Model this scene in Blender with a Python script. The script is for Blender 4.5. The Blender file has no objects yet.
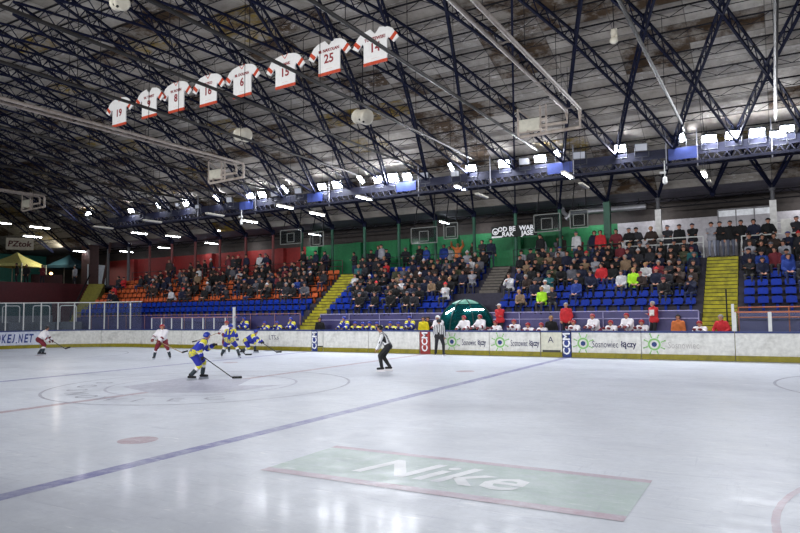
import bpy, bmesh, math, random
import numpy as np
from mathutils import Vector, Matrix, noise as mnoise
V = Vector
PI = math.pi
R = math.radians
rng = random.Random(7)
sc = bpy.context.scene
col = sc.collection

# ------------------------------------------------------------------ camera
CAM = dict(x=15.4663, y=-14.8282, z=2.1961, yaw=-.517, pit=.0679, rol=-.0126, f=655.41)
_F = V((math.sin(CAM['yaw'])*math.cos(CAM['pit']), math.cos(CAM['yaw'])*math.cos(CAM['pit']), math.sin(CAM['pit'])))
_R = V((math.cos(CAM['yaw']), -math.sin(CAM['yaw']), 0))
_U = _R.cross(_F)
_R, _U = _R*math.cos(CAM['rol']) + _U*math.sin(CAM['rol']), _U*math.cos(CAM['rol']) - _R*math.sin(CAM['rol'])
_C = V((CAM['x'], CAM['y'], CAM['z']))
cd = bpy.data.cameras.new('camera'); cam = bpy.data.objects.new('camera', cd); col.objects.link(cam)
cd.sensor_width = 36; cd.lens = CAM['f']*36/800; cd.clip_end = 300; cd.clip_start = .1
m = Matrix.Identity(4)
for i in range(3):
    m[i][0] = _R[i]; m[i][1] = _U[i]; m[i][2] = -_F[i]; m[i][3] = _C[i]
cam.matrix_world = m
sc.camera = cam

def _ray(u, v): return _F + _R*((u-400)/CAM['f']) - _U*((v-266.75)/CAM['f'])
def at_y(u, v, y):
    d = _ray(u, v); return _C + d*((y-_C.y)/d.y)
def at_z(u, v, z):
    d = _ray(u, v); return _C + d*((z-_C.z)/d.z)
def px_of(p):
    d = V(p)-_C; z = d.dot(_F)
    return (400+CAM['f']*d.dot(_R)/z, 266.75-CAM['f']*d.dot(_U)/z) if z > .1 else (-9999, -9999)

# ------------------------------------------------------------------ materials
def lin(c):
    return tuple(((x/255)/12.92 if x/255 <= .04045 else ((x/255+.055)/1.055)**2.4) for x in c)
_mats = {}
def mat(name, rgb, rough=.6, metal=0, var=.18, scale=6, spec=.4, emit=None, estr=0, objcol=False, alpha=1):
    if name in _mats: return _mats[name]
    M = bpy.data.materials.new(name); M.use_nodes = True
    nt = M.node_tree; b = nt.nodes['Principled BSDF']
    b.inputs['Roughness'].default_value = rough; b.inputs['Metallic'].default_value = metal
    b.inputs['Specular IOR Level'].default_value = spec
    c = lin(rgb)
    tc = nt.nodes.new('ShaderNodeTexCoord'); nz = nt.nodes.new('ShaderNodeTexNoise')
    nz.inputs['Scale'].default_value = scale; nz.inputs['Detail'].default_value = 4
    nt.links.new(tc.outputs['Object'], nz.inputs['Vector'])
    mp = nt.nodes.new('ShaderNodeMapRange')
    mp.inputs['From Min'].default_value = .3; mp.inputs['From Max'].default_value = .7
    mp.inputs['To Min'].default_value = 1-var; mp.inputs['To Max'].default_value = 1+var*.5
    nt.links.new(nz.outputs['Fac'], mp.inputs['Value'])
    mul = nt.nodes.new('ShaderNodeVectorMath'); mul.operation = 'SCALE'
    if objcol:
        oi = nt.nodes.new('ShaderNodeObjectInfo'); nt.links.new(oi.outputs['Color'], mul.inputs[0])
    else:
        mul.inputs[0].default_value = c
    nt.links.new(mp.outputs['Result'], mul.inputs['Scale'])
    nt.links.new(mul.outputs['Vector'], b.inputs['Base Color'])
    if emit:
        b.inputs['Emission Color'].default_value = (*lin(emit), 1); b.inputs['Emission Strength'].default_value = estr
    if alpha < 1: b.inputs['Alpha'].default_value = alpha
    _mats[name] = M
    return M

def dirty_mat(name, rgb, dirt, rough=.55, amount=.5, scale=1.2, lo=.5, hi=.72, stretch=(1, 1, 1)):
    """paint with dirt blotches of their own shape"""
    if name in _mats: return _mats[name]
    M = mat(name, rgb, rough)
    nt = M.node_tree; b = nt.nodes['Principled BSDF']
    src = b.inputs['Base Color'].links[0].from_socket
    tc = nt.nodes.new('ShaderNodeTexCoord'); mpn = nt.nodes.new('ShaderNodeMapping')
    mpn.inputs['Scale'].default_value = stretch
    nt.links.new(tc.outputs['Object'], mpn.inputs['Vector'])
    nz = nt.nodes.new('ShaderNodeTexNoise'); nz.inputs['Scale'].default_value = scale
    nz.inputs['Detail'].default_value = 8; nz.inputs['Roughness'].default_value = .65
    nt.links.new(mpn.outputs['Vector'], nz.inputs['Vector'])
    rp = nt.nodes.new('ShaderNodeMapRange'); rp.inputs['From Min'].default_value = lo; rp.inputs['From Max'].default_value = hi
    rp.inputs['To Max'].default_value = amount
    nt.links.new(nz.outputs['Fac'], rp.inputs['Value'])
    mx = nt.nodes.new('ShaderNodeMix'); mx.data_type = 'RGBA'
    nt.links.new(rp.outputs['Result'], mx.inputs['Factor'])
    nt.links.new(src, mx.inputs['A']); mx.inputs['B'].default_value = (*lin(dirt), 1)
    nt.links.new(mx.outputs['Result'], b.inputs['Base Color'])
    return M

def ice_mat(name, rgb, paint=None, cover=0):
    """scratched rink ice; paint under it shows with patchy cover"""
    M = bpy.data.materials.new(name); M.use_nodes = True
    nt = M.node_tree; b = nt.nodes['Principled BSDF']; L = nt.links.new
    tc = nt.nodes.new('ShaderNodeTexCoord')
    def noise_(scale, detail, rough, st=(1, 1, 1), rot=0, dist=0):
        mp = nt.nodes.new('ShaderNodeMapping'); mp.inputs['Scale'].default_value = st; mp.inputs['Rotation'].default_value = (0, 0, rot)
        L(tc.outputs['Object'], mp.inputs['Vector'])
        n = nt.nodes.new('ShaderNodeTexNoise'); n.inputs['Scale'].default_value = scale
        n.inputs['Detail'].default_value = detail; n.inputs['Roughness'].default_value = rough; n.inputs['Distortion'].default_value = dist
        L(mp.outputs['Vector'], n.inputs['Vector'])
        return n.outputs['Fac']
    def rng_(s, a, b_, c, d):
        r = nt.nodes.new('ShaderNodeMapRange'); r.inputs['From Min'].default_value = a; r.inputs['From Max'].default_value = b_
        r.inputs['To Min'].default_value = c; r.inputs['To Max'].default_value = d; L(s, r.inputs['Value']); return r.outputs['Result']
    def mix_(f, A, B):
        x = nt.nodes.new('ShaderNodeMix'); x.data_type = 'RGBA'
        if isinstance(f, (int, float)): x.inputs['Factor'].default_value = f
        else: L(f, x.inputs['Factor'])
        for k, s in (('A', A), ('B', B)):
            if isinstance(s, tuple): x.inputs[k].default_value = (*s, 1)
            else: L(s, x.inputs[k])
        return x.outputs['Result']
    base = mix_(rng_(noise_(.35, 6, .6), .35, .65, 0, 1), lin(rgb), lin(tuple(c*.93 for c in rgb)))
    base = mix_(rng_(noise_(7, 8, .78), .42, .66, 0, .55), base, lin(tuple(c*.90 for c in rgb)))
    if paint:
        f = rng_(noise_(3.5, 7, .75), .3, .7, cover*.5, min(1, cover*1.35))
        base = mix_(f, base, lin(paint))
    # skate cuts in several directions, darker and lighter
    for st, rot, lo, hi, amt, c in (((.7, 5, 1), .5, .58, .7, .4, (160, 165, 184)), ((.6, 4.5, 1), -.35, .58, .7, .4, (164, 169, 188)),
                                    ((5, .7, 1), .2, .6, .72, .35, (160, 165, 184)), ((.8, 6, 1), 1.1, .6, .7, .6, (250, 250, 252)),
                                    ((.35, 3, 1), .12, .58, .7, .3, (160, 165, 182))):
        base = mix_(rng_(noise_(1.7, 7, .7, st, rot, 1.3), lo, hi, 0, amt), base, lin(c))
    # worn grey zone, larger blotches
    base = mix_(rng_(noise_(.16, 7, .68, (1, 1.6, 1)), .5, .72, 0, .55), base, lin((158, 162, 178)))
    L(base, b.inputs['Base Color'])
    L(rng_(noise_(2.5, 5, .6), .3, .7, .3, .5), b.inputs['Roughness'])
    b.inputs['Specular IOR Level'].default_value = .1
    b.inputs['Coat Weight'].default_value = .035; b.inputs['Coat Roughness'].default_value = .12
    bp = nt.nodes.new('ShaderNodeBump'); bp.inputs['Strength'].default_value = .25; bp.inputs['Distance'].default_value = .02
    L(noise_(5, 6, .65), bp.inputs['Height']); L(bp.outputs['Normal'], b.inputs['Normal'])
    _mats[name] = M
    return M

def glass_mat(name, rgb, a):
    M = bpy.data.materials.new(name); M.use_nodes = True
    nt = M.node_tree; out = nt.nodes['Material Output']; nt.nodes.remove(nt.nodes['Principled BSDF'])
    t = nt.nodes.new('ShaderNodeBsdfTransparent'); g = nt.nodes.new('ShaderNodeBsdfGlossy'); d = nt.nodes.new('ShaderNodeBsdfDiffuse')
    g.inputs['Roughness'].default_value = .06
    nz = nt.nodes.new('ShaderNodeTexNoise'); nz.inputs['Scale'].default_value = 3; nz.inputs['Detail'].default_value = 5
    mp = nt.nodes.new('ShaderNodeMapRange'); mp.inputs['To Min'].default_value = a*.6; mp.inputs['To Max'].default_value = a*1.4
    nt.links.new(nz.outputs['Fac'], mp.inputs['Value'])
    d.inputs['Color'].default_value = (*lin(rgb), 1); t.inputs['Color'].default_value = (.93, .95, .97, 1)
    m1 = nt.nodes.new('ShaderNodeMixShader'); m2 = nt.nodes.new('ShaderNodeMixShader')
    m1.inputs[0].default_value = .012
    nt.links.new(t.outputs[0], m1.inputs[1]); nt.links.new(g.outputs[0], m1.inputs[2])
    nt.links.new(mp.outputs[0], m2.inputs[0]); nt.links.new(m1.outputs[0], m2.inputs[1]); nt.links.new(d.outputs[0], m2.inputs[2])
    nt.links.new(m2.outputs[0], out.inputs[0])
    _mats[name] = M
    return M

# ------------------------------------------------------------------ mesh helpers
class MB:
    def __init__(s): s.v = []; s.f = []; s.mi = []; s.cur = 0
    def _add(s, vs, fs):
        o = len(s.v); s.v += [tuple(p) for p in vs]
        for f in fs: s.f.append([i+o for i in f]); s.mi.append(s.cur)
    def box(s, lo, hi):
        x0, y0, z0 = lo; x1, y1, z1 = hi
        s._add([(x0,y0,z0),(x1,y0,z0),(x1,y1,z0),(x0,y1,z0),(x0,y0,z1),(x1,y0,z1),(x1,y1,z1),(x0,y1,z1)],
               [(0,3,2,1),(4,5,6,7),(0,1,5,4),(1,2,6,5),(2,3,7,6),(3,0,4,7)]); return s
    def bar(s, a, b, w, h=None, n=4, up=None):
        """prism between a and b; n sides"""
        a, b = V(a), V(b); d = (b-a)
        if d.length < 1e-6: return s
        d.normalize(); h = h or w
        up = V(up) if up else (V((0,0,1)) if abs(d.z) < .95 else V((1,0,0)))
        x = d.cross(up).normalized(); y = x.cross(d)
        vs = []
        for p in (a, b):
            for k in range(n):
                t = 2*PI*(k+.5)/n; sc_ = (1/math.cos(PI/n)) if n == 4 else 1
                vs.append(p + x*(math.cos(t)*w*.5*sc_) + y*(math.sin(t)*h*.5*sc_))
        fs = [(k, (k+1) % n, n+(k+1) % n, n+k) for k in range(n)] + [tuple(range(n-1, -1, -1)), tuple(range(n, 2*n))]
        s._add(vs, fs); return s
    def tube(s, pts, r, n=8):
        pts = [V(p) for p in pts]; rs = r if isinstance(r, (list, tuple)) else [r]*len(pts)
        vs = []; prevx = None
        for i, p in enumerate(pts):
            d = (pts[min(i+1, len(pts)-1)] - pts[max(i-1, 0)]).normalized()
            if prevx is None:
                up = V((0,0,1)) if abs(d.z) < .9 else V((1,0,0)); x = d.cross(up).normalized()
            else: x = (prevx - d*prevx.dot(d)).normalized()
            prevx = x; y = d.cross(x)
            for k in range(n):
                t = 2*PI*k/n; vs.append(p + (x*math.cos(t)+y*math.sin(t))*rs[i])
        fs = []
        for i in range(len(pts)-1):
            for k in range(n): fs.append((i*n+k, i*n+(k+1) % n, (i+1)*n+(k+1) % n, (i+1)*n+k))
        fs += [tuple(range(n-1, -1, -1)), tuple(range((len(pts)-1)*n, len(pts)*n))]
        s._add(vs, fs); return s
    def cap(s, a, b, r0, r1=None, n=10, m_=4, sx=1):
        """capsule"""
        a, b = V(a), V(b); r1 = r0 if r1 is None else r1
        d = b-a
        d = d.normalized() if d.length > 1e-6 else V((0,0,1))
        pts, rs = [], []
        for i in range(m_+1):
            t = -PI/2 + PI/2*i/m_; pts.append(a+d*(r0*math.sin(t))); rs.append(max(r0*math.cos(t), 1e-3))
        for i in range(m_+1):
            t = PI/2*i/m_; pts.append(b+d*(r1*math.sin(t))); rs.append(max(r1*math.cos(t), 1e-3))
        up = V((0,0,1)) if abs(d.z) < .9 else V((1,0,0)); x = d.cross(up).normalized(); y = d.cross(x)
        vs = []
        for p, r in zip(pts, rs):
            for k in range(n):
                t = 2*PI*k/n; vs.append(p+(x*math.cos(t)*sx+y*math.sin(t))*r)
        fs = []
        for i in range(len(pts)-1):
            for k in range(n): fs.append((i*n+k, i*n+(k+1) % n, (i+1)*n+(k+1) % n, (i+1)*n+k))
        fs += [tuple(range(n-1, -1, -1)), tuple(range((len(pts)-1)*n, len(pts)*n))]
        s._add(vs, fs); return s
    def ell(s, c, r, n=12, m_=8, fn=None):
        c = V(c); vs = []
        for i in range(m_+1):
            t = -PI/2+PI*i/m_
            for k in range(n):
                a = 2*PI*k/n; vs.append(c+V((r[0]*math.cos(t)*math.cos(a), r[1]*math.cos(t)*math.sin(a), r[2]*math.sin(t))))
        fs = [(i*n+k, i*n+(k+1) % n, (i+1)*n+(k+1) % n, (i+1)*n+k) for i in range(m_) for k in range(n)]
        s._add(vs, fs); return s
    def prism(s, poly, o, ux, uy, depth):
        """extrude a 2-D polygon placed in plane (ux, uy) at o by the vector depth"""
        o, ux, uy, depth = V(o), V(ux), V(uy), V(depth); n = len(poly)
        a = [o+ux*p[0]+uy*p[1] for p in poly]; b = [p+depth for p in a]
        s._add(a+b, [tuple(range(n-1, -1, -1)), tuple(range(n, 2*n))]+[(k, (k+1) % n, n+(k+1) % n, n+k) for k in range(n)]); return s
    def quad(s, *p): s._add(p, [tuple(range(len(p)))]); return s
    def mesh(s, name, mats, smooth=False):
        me = bpy.data.meshes.new(name); me.from_pydata(s.v, [], s.f)
        if not isinstance(mats, (list, tuple)): mats = [mats]
        for q in mats: me.materials.append(q)
        if len(mats) > 1:
            me.polygons.foreach_set('material_index', s.mi)
        if smooth: me.polygons.foreach_set('use_smooth', [True]*len(me.polygons))
        bm = bmesh.new(); bm.from_mesh(me); bmesh.ops.recalc_face_normals(bm, faces=bm.faces); bm.to_mesh(me); bm.free()
        me.update(); return me
    def build(s, name, mats, parent=None, smooth=False, loc=None, bevel=0):
        o = link(name, s.mesh(name, mats, smooth), parent)
        if loc: o.location = loc
        if bevel:
            q = o.modifiers.new('edge', 'BEVEL'); q.width = bevel; q.segments = 2; q.limit_method = 'ANGLE'
        return o
def link(name, data, parent=None):
    o = bpy.data.objects.new(name, data); col.objects.link(o)
    if parent is not None: o.parent = parent
    return o
LABELS = {}
def tag(o, label, cat, group=None, kind=None):
    o['label'] = label; o['category'] = cat
    if group: o['group'] = group
    if kind: o['kind'] = kind
    LABELS.setdefault(label, []).append(o.name)
    return o
def struct(o): o['kind'] = 'structure'; return o
def thing(name, label, cat, loc=(0, 0, 0), rz=0, group=None):
    o = link(name, None); o.location = loc; o.rotation_euler = (0, 0, rz); o.empty_display_size = .2
    return tag(o, label, cat, group)

def text_mesh(name, s, size, m_, extrude=.003, shear=0, align='CENTER', bold=0):
    c = bpy.data.curves.new(name, 'FONT'); c.body = s; c.size = size; c.extrude = extrude; c.shear = shear
    c.align_x = align; c.align_y = 'CENTER'; c.offset = bold; c.resolution_u = 2
    o = bpy.data.objects.new(name, c); col.objects.link(o)
    dg = bpy.context.evaluated_depsgraph_get(); dg.update()
    me = bpy.data.meshes.new_from_object(o.evaluated_get(dg)); me.name = name
    bpy.data.objects.remove(o); bpy.data.curves.remove(c)
    me.materials.clear(); me.materials.append(m_)
    return me
def text(name, s, size, m_, parent, loc, rot, **k):
    o = link(name, text_mesh(name, s, size, m_, **k), parent); o.location = loc; o.rotation_euler = rot; return o

ORD = ['zeroth','first','second','third','fourth','fifth','sixth','seventh','eighth','ninth','tenth','eleventh','twelfth','thirteenth','fourteenth','fifteenth','sixteenth','seventeenth','eighteenth','nineteenth','twentieth']
def ordn(n):
    if n <= 20: return ORD[n]
    t, u = divmod(n, 10); T = {2:'twent',3:'thirt',4:'fort',5:'fift',6:'sixt'}[t]
    return T+'ieth' if u == 0 else T+'y-'+ORD[u]
LENS, NEARW, CORW, AMB, EXPO, TUBE = 330, 410, 14, .035, 0.38, 30
# ------------------------------------------------------------------ palette
navy_steel = mat('navy_steel', (19, 23, 46), .75, spec=.12)
dark_steel = mat('dark_steel', (28, 27, 31), .75, spec=.12)
blue_girder = dirty_mat('blue_girder', (15, 19, 46), (10, 12, 26), .7, .6)
white_paint = mat('white_paint', (205, 206, 204), .5, var=.1)
offwhite = mat('offwhite', (190, 186, 172), .6, var=.15)
grey_pipe = dirty_mat('grey_pipe', (30, 26, 23), (20, 17, 15), .5, .7, 2)
pale_pipe = dirty_mat('pale_pipe', (168, 156, 146), (92, 76, 64), .5, .7, 2)
lens_on = mat('lens_on', (255, 255, 255), .3, emit=(246, 249, 255), estr=LENS)
lens_off = mat('lens_off', (186, 188, 196), .35, var=.05)
tube_on = mat('tube_on', (255, 255, 255), .3, emit=(236, 244, 255), estr=TUBE)
tube_off = mat('tube_off', (150, 148, 150), .5)
lamp_body = mat('lamp_body', (70, 72, 78), .5, .3)
black = mat('black_rubber', (18, 18, 20), .6)

# ------------------------------------------------------------------ ice with its markings
ice = ice_mat('ice', (213, 218, 229))
blue_l = ice_mat('ice_blue_line', (213, 218, 229), (94, 92, 160), .72)
red_l = ice_mat('ice_red_line', (213, 218, 229), (158, 112, 124), .6)
pink_l = ice_mat('ice_pink_line', (213, 218, 229), (178, 148, 162), .7)
circ_l = ice_mat('ice_thin_circle', (213, 218, 229), (112, 112, 136), .62)
green_l = ice_mat('ice_green_advert', (213, 218, 229), (166, 186, 179), .8)
white_l = ice_mat('ice_white_letters', (238, 241, 246))
logo_l = ice_mat('ice_logo_tint', (213, 218, 229), (136, 132, 158), .5)

def rink_outline(off=0, n=10, hx=30, hy=15, r=8.5):
    pts = []
    for cx_, cy_, a0 in ((hx-r, hy-r, 0), (-hx+r, hy-r, 90), (-hx+r, -hy+r, 180), (hx-r, -hy+r, 270)):
        for i in range(n+1):
            a = R(a0+90*i/n); pts.append((cx_+(r+off)*math.cos(a), cy_+(r+off)*math.sin(a)))
    return pts
b = MB(); b.prism(rink_outline(.1), (0, 0, -.05), (1, 0, 0), (0, 1, 0), (0, 0, .05))
floor = struct(b.build('floor', ice))
b = MB(); b.box((-62, -24, -.4), (36, 32, -.06))
struct(b.build('floor_slab', mat('concrete', (92, 90, 94), .8)))

def flat_ring(b, c, r0, r1, z, n=72, a0=0, a1=360):
    for i in range(n):
        t, u = R(a0+(a1-a0)*i/n), R(a0+(a1-a0)*(i+1)/n)
        b.quad(*((c[0]+r*math.cos(w), c[1]+r*math.sin(w), z) for r, w in ((r0, t), (r1, t), (r1, u), (r0, u))))
def rect(b, x0, y0, x1, y1, z): b.quad((x0, y0, z), (x1, y0, z), (x1, y1, z), (x0, y1, z))
for x in (-7.2, 7.2):
    b = MB(); rect(b, x-.15, -14.98, x+.15, 14.98, .002); b.build('blue_line', blue_l, floor)
b = MB(); rect(b, -.15, -14.98, .15, 14.98, .002); b.build('centre_line', red_l, floor)
for x in (-25.87, 25.87):
    b = MB(); rect(b, x-.04, -13.4, x+.04, 13.4, .002); b.build('goal_line', red_l, floor)
b = MB(); flat_ring(b, (0, 0), 4.44, 4.52, .004); b.build('centre_circle', circ_l, floor)
for x in (-19.87, 19.87):
    for y in (-7, 7):
        b = MB(); flat_ring(b, (x, y), 4.45, 4.53, .003); b.build('face_off_circle', pink_l if (x > 0 and y < 0) else circ_l, floor)
        b = MB(); b.quad(*((x+.3*math.cos(R(a)), y+.3*math.sin(R(a)), .003) for a in range(0, 360, 15))); b.build('face_off_spot', red_l, floor)
for x in (-5.7, 5.7):
    for y in (-7, 7):
        b = MB(); b.quad(*((x+.34*math.cos(R(a)), y+.34*math.sin(R(a)), .003) for a in range(0, 360, 15))); b.build('face_off_spot', red_l, floor)
# faded club logo and ring of letters in the centre circle
b = MB()
flat_ring(b, (0, 0), 2.78, 2.86, .004)
b.quad(*((p[0], p[1], .003) for p in ((-1.9, -1.5), (.2, -2.2), (2.1, -1.3), (2.4, .9), (1.2, .2), (.2, 1.9), (-1.2, 1.1), (-2.3, 1.4))))
b.build('centre_logo', logo_l, floor)
for i, ch in enumerate('SOSNOWIEC'):
    a = R(270 - 62 + 124*i/8 - 12)
    me = text_mesh('ring_letter', ch, .85, circ_l, extrude=0)
    o = link('ring_letter', me, floor); o.location = (3.62*math.cos(a), 3.62*math.sin(a), .005); o.rotation_euler = (0, 0, a+PI/2)
# green advert with pink edges
adv = MB(); rect(adv, 9.12, -7.70, 14.02, -5.85, .003)
adv = adv.build('ice_advert', green_l, floor)
b = MB(); rect(b, 9.12, -7.70, 14.02, -7.50, .005); rect(b, 9.12, -6.0, 14.02, -5.85, .005); b.build('advert_border', pink_l, adv)
text('advert_lettering', 'Nike', 1.22, white_l, adv, (11.42, -6.78, .006), (0, 0, 0), extrude=0, shear=.3, bold=.018)

# ------------------------------------------------------------------ boards
board_white = dirty_mat('board_white', (214, 213, 208), (120, 116, 108), .4, .55, 1.0, .5, .75, (1, 1, 2.2))
kick_yellow = dirty_mat('kick_yellow', (140, 130, 20), (84, 80, 20), .45, .5, 2)
rail_blue = mat('rail_blue', (34, 52, 108), .4)
pad_blue = mat('pad_blue', (28, 50, 122), .45); pad_red = mat('pad_red', (150, 46, 44), .5)
letter_dark = mat('letter_navy', (38, 38, 78), .5); letter_white = mat('letter_white', (235, 235, 238), .5)
letter_blue = mat('letter_blue', (28, 52, 130), .5); letter_ghost = mat('letter_ghost', (172, 168, 166), .5)
sun_green = mat('sun_green', (128, 184, 104), .5); sun_dot = mat('sun_dot', (24, 54, 110), .5); seam_dark = mat('seam_dark', (70, 68, 66), .7)

def board_path(s):
    """s: x on the straight; below -21.5 it runs on round the corner. returns point, outward normal"""
    if s >= -21.5: return V((s, 15, 0)), V((0, 1, 0))
    a = PI/2 + (-21.5-s)/8.5
    if a > PI:
        return V((-30, 6.5-(a-PI)*8.5, 0)), V((-1, 0, 0))
    n = V((math.cos(a), math.sin(a), 0)); return V((-21.5, 6.5, 0))+n*8.5, n
def sweep(s0, s1, prof, step=.5):
    """prof: closed polygon of (outward, z)"""
    b = MB(); n = 1 if s1 >= -21.5 and s0 >= -21.5 else max(1, math.ceil(abs(s1-s0)/step)); k = len(prof); vs = []
    for i in range(n+1):
        p, nn = board_path(s0+(s1-s0)*i/n)
        vs += [p+nn*q[0]+V((0, 0, q[1])) for q in prof]
    fs = [(i*k+j, i*k+(j+1) % k, (i+1)*k+(j+1) % k, (i+1)*k+j) for i in range(n) for j in range(k)]
    fs += [tuple(range(k-1, -1, -1)), tuple(range(n*k, n*k+k))]
    b._add(vs, fs); return b
def board(s0, s1, name, label, cat, face=None, kick=True):
    face = face or board_white; g = .012
    p, _ = board_path((s0+s1)/2)
    t = thing(name, label, cat, tuple(p)); M = Matrix.Translation(-p)
    def pt(nm, prof, m_):
        o = sweep(s0+g, s1-g, prof).build(nm, m_, t); o.data.transform(M); return o
    pt('panel', [(0, .0), (.1, .0), (.1, 1.13), (0, 1.13)], face)
    if kick: pt('kick_plate', [(-.018, .005), (-.001, .005), (-.001, .23), (-.018, .23)], kick_yellow)
    pt('top_rail', [(-.03, 1.131), (.13, 1.131), (.13, 1.21), (-.03, 1.21)], rail_blue)
    return t
def on_board(t, s, z, out=-.008):
    p, n = board_path(s); return p+n*out+V((0, 0, z))-t.location, math.atan2(n.y, n.x)-PI/2
def fit(o, width, height):
    d = o.data; xs = [v.co.x for v in d.vertices]; ys = [v.co.y for v in d.vertices]; x0, x1, y0, y1 = min(xs), max(xs), min(ys), max(ys)
    for v in d.vertices: v.co.x = (v.co.x-(x0+x1)/2)*width/(x1-x0); v.co.y = (v.co.y-(y0+y1)/2)*height/(y1-y0)
    return o
def btext(t, name, s_, sx, z, size, m_, **k):
    p, rz = on_board(t, sx, z); return text(name, s_, size, m_, t, p, (PI/2, 0, rz), **k)
def sun(t, s, z, r):
    o, _ = on_board(t, s, z, -.006)
    b = MB(); n = 28
    for i in range(n):
        a, c = 2*PI*i/n, 2*PI*(i+1)/n
        b.quad(*((q*math.cos(w), 0, q*math.sin(w)) for q, w in ((r*.5, a), (r*.72, a), (r*.72, c), (r*.5, c))))
    for i, ln in enumerate((1, .8, 1.05, .85, .95, .8, 1.1, .85)):
        a = 2*PI*i/8+.35; d = V((math.cos(a), 0, math.sin(a))); q = V((-d.z, 0, d.x))
        p0, p1 = d*r*.78, d*r*(.78+.5*ln)
        b.quad(p0-q*r*.08, p1-q*r*.04, p1+q*r*.04, p0+q*r*.08)
        b.quad(*(p1+V((math.cos(2*PI*j/8), 0, math.sin(2*PI*j/8)))*r*.1 for j in range(8)))
    e = b.build('sun_logo', sun_green, t, loc=o)
    b = MB(); b.quad(*((r*.3*math.cos(2*PI*j/16), -.002, r*.3*math.sin(2*PI*j/16)) for j in range(16))); b.build('logo_dot', sun_dot, e)
def advert(t, sx, tx, width):
    sun(t, sx, .64, .36)
    fit(btext(t, 'lettering', 'Sosnowiec', tx+width*.30, .62, .40, letter_dark), width*.58, .30)
    fit(btext(t, 'bold_lettering', 'łączy', tx+width*.82, .59, .40, letter_dark, bold=.01), width*.34, .36)
boards = [
 (18.0, 21.5, 'bare white rink board panel beyond the last glass post on the right'),
 (14.03, 18.0, 'scuffed white rink board panel below the low glass, right of tall yellow stairs'),
 (10.42, 14.03, 'white rink board panel with a green sun logo and faded ghost lettering'),
 (7.40, 10.42, 'white rink board panel with large dark slogan right of the blue pad'),
 (3.42, 5.96, 'white rink board panel with sun logo and slogan left of the gate'),
 (.22, 3.42, 'white rink board panel with sun logo behind the standing linesman'),
 (-3.5, -.40, 'plain white rink board panel directly left of the red pad'),
 (-6.48, -3.5, 'plain white rink board panel behind the referee, right of the dark blue pad'),
 (-10.5, -7.30, 'white rink board panel with small dark scribbles left of the dark blue pad'),
 (-14, -10.5, 'white rink board panel behind the crouching blue player'),
 (-17.7, -14, 'white rink board panel between two white-shirted skaters, right half'),
 (-21.5, -17.7, 'dirty white rink board panel where the low glass meets tall glass'),
 (-24.9, -21.5, 'muddy white rink board panel at the start of the curved corner'),
 (-28.9, -24.9, 'muddy white rink board panel in the corner right of the blue lettering'),
]
bd = {}
for s0, s1, lab in boards:
    bd[s0] = board(s0, s1, 'rink_board', lab, 'board')
advert(bd[7.40], 7.93, 8.32, 1.92); advert(bd[3.42], 3.97, 4.50, 1.42); advert(bd[.22], 1.43, 1.98, 1.28)
sun(bd[10.42], 10.95, .64, .36); fit(btext(bd[10.42], 'ghost_lettering', 'Sosnowiec', 12.1, .62, .36, letter_ghost), 1.2, .28)
btext(bd[-10.5], 'scribbles', 'LTS.s', -10.05, .74, .36, letter_dark)
banner_board = mat('banner_board', (206, 210, 226), .5)
t = board(-34.2, -28.9, 'rink_board', 'curved corner rink board with white banner and big blue letters', 'board', banner_board)
for i, ch in enumerate('HOKEJ.NET'):
    o = btext(t, 'lettering', ch, [-31.66, -31.34, -31.02, -30.71, -30.47, -30.3, -30.05, -29.72, -29.42][i], .40 if ch == '.' else .68, .8, letter_blue, bold=.02, shear=.18)
    fit(o, .09 if ch == '.' else (.2 if ch == 'J' else .27), .09 if ch == '.' else .58)
for s0, s1, m_, s_, lab in ((7.0, 7.38, pad_blue, 'CCM', 'blue vertical pad with white letters between the gate and big slogan'),
                       (-.37, .2, pad_red, 'CCM', 'red vertical pad at the centre line, beside the standing linesman'),
                       (-7.26, -6.9, pad_blue, 'CCM', 'dark blue vertical pad on the boards left of the referee')):
    t = board(s0, s1, 'board_pad', lab, 'pad', m_, kick=False)
    p, _ = on_board(t, (s0+s1)/2, .62, -.008); text('lettering', s_, .46, letter_white, t, p, (PI/2, -PI/2, 0), bold=.012)
t = board(5.98, 6.98, 'rink_gate', 'cream gate in the boards with small letter A, left of blue pad', 'gate', mat('gate_cream', (206, 204, 186), .5))
btext(t, 'lettering', 'A', 6.45, .78, .4, letter_dark)
b = MB(); b.box((-.42, -.03, .22), (.42, -.012, .32)); b.build('threshold_plate', mat('threshold', (60, 60, 58), .6), t)
t = board(-6.88, -6.5, 'board_gap', 'short white board strip with a dark latch right of dark blue pad', 'board')
b = MB(); b.box((-.16, -.05, .25), (.2, -.01, .31)); b.build('latch', black, t)

# ------------------------------------------------------------------ protective glass
rink_glass = glass_mat('rink_glass', (150, 158, 170), .06)
def glass(s0, s1, top, label, post=.055, rail=None, group=None, name='rink_glass_panel', posts=(1,)):
    p, _ = board_path(s0); t = thing(name, label, 'glass panel', tuple(p), group=group); M = Matrix.Translation(-p)
    o = sweep(s0+.02, s1-.02, [(.045, 1.215), (.057, 1.215), (.057, top-.02), (.045, top-.02)]).build('pane', rink_glass, t); o.data.transform(M)
    for k, s in enumerate((s0, s1)):
        if k == 0 or k in posts and k == 1 and posts != (1,):
            q, n = board_path(s); q = q+n*.05
            bb = MB(); bb.bar(q+V((0, 0, 1.212)), q+V((0, 0, top)), post, post*1.3); o = bb.build('post', white_paint, t); o.data.transform(M)
    o = sweep(s0, s1, [(.02, top-.03), (.08, top-.03), (.08, top+.03), (.02, top+.03)]).build('top_bar', rail or white_paint, t); o.data.transform(M)
    return t
n = 0; s = -21.6
while s > -35:
    n += 1
    glass(s-1.04, s, 3.06, 'tall white framed glass panel round the corner, %s from the low glass' % ordn(n)); s -= 1.04
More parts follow.
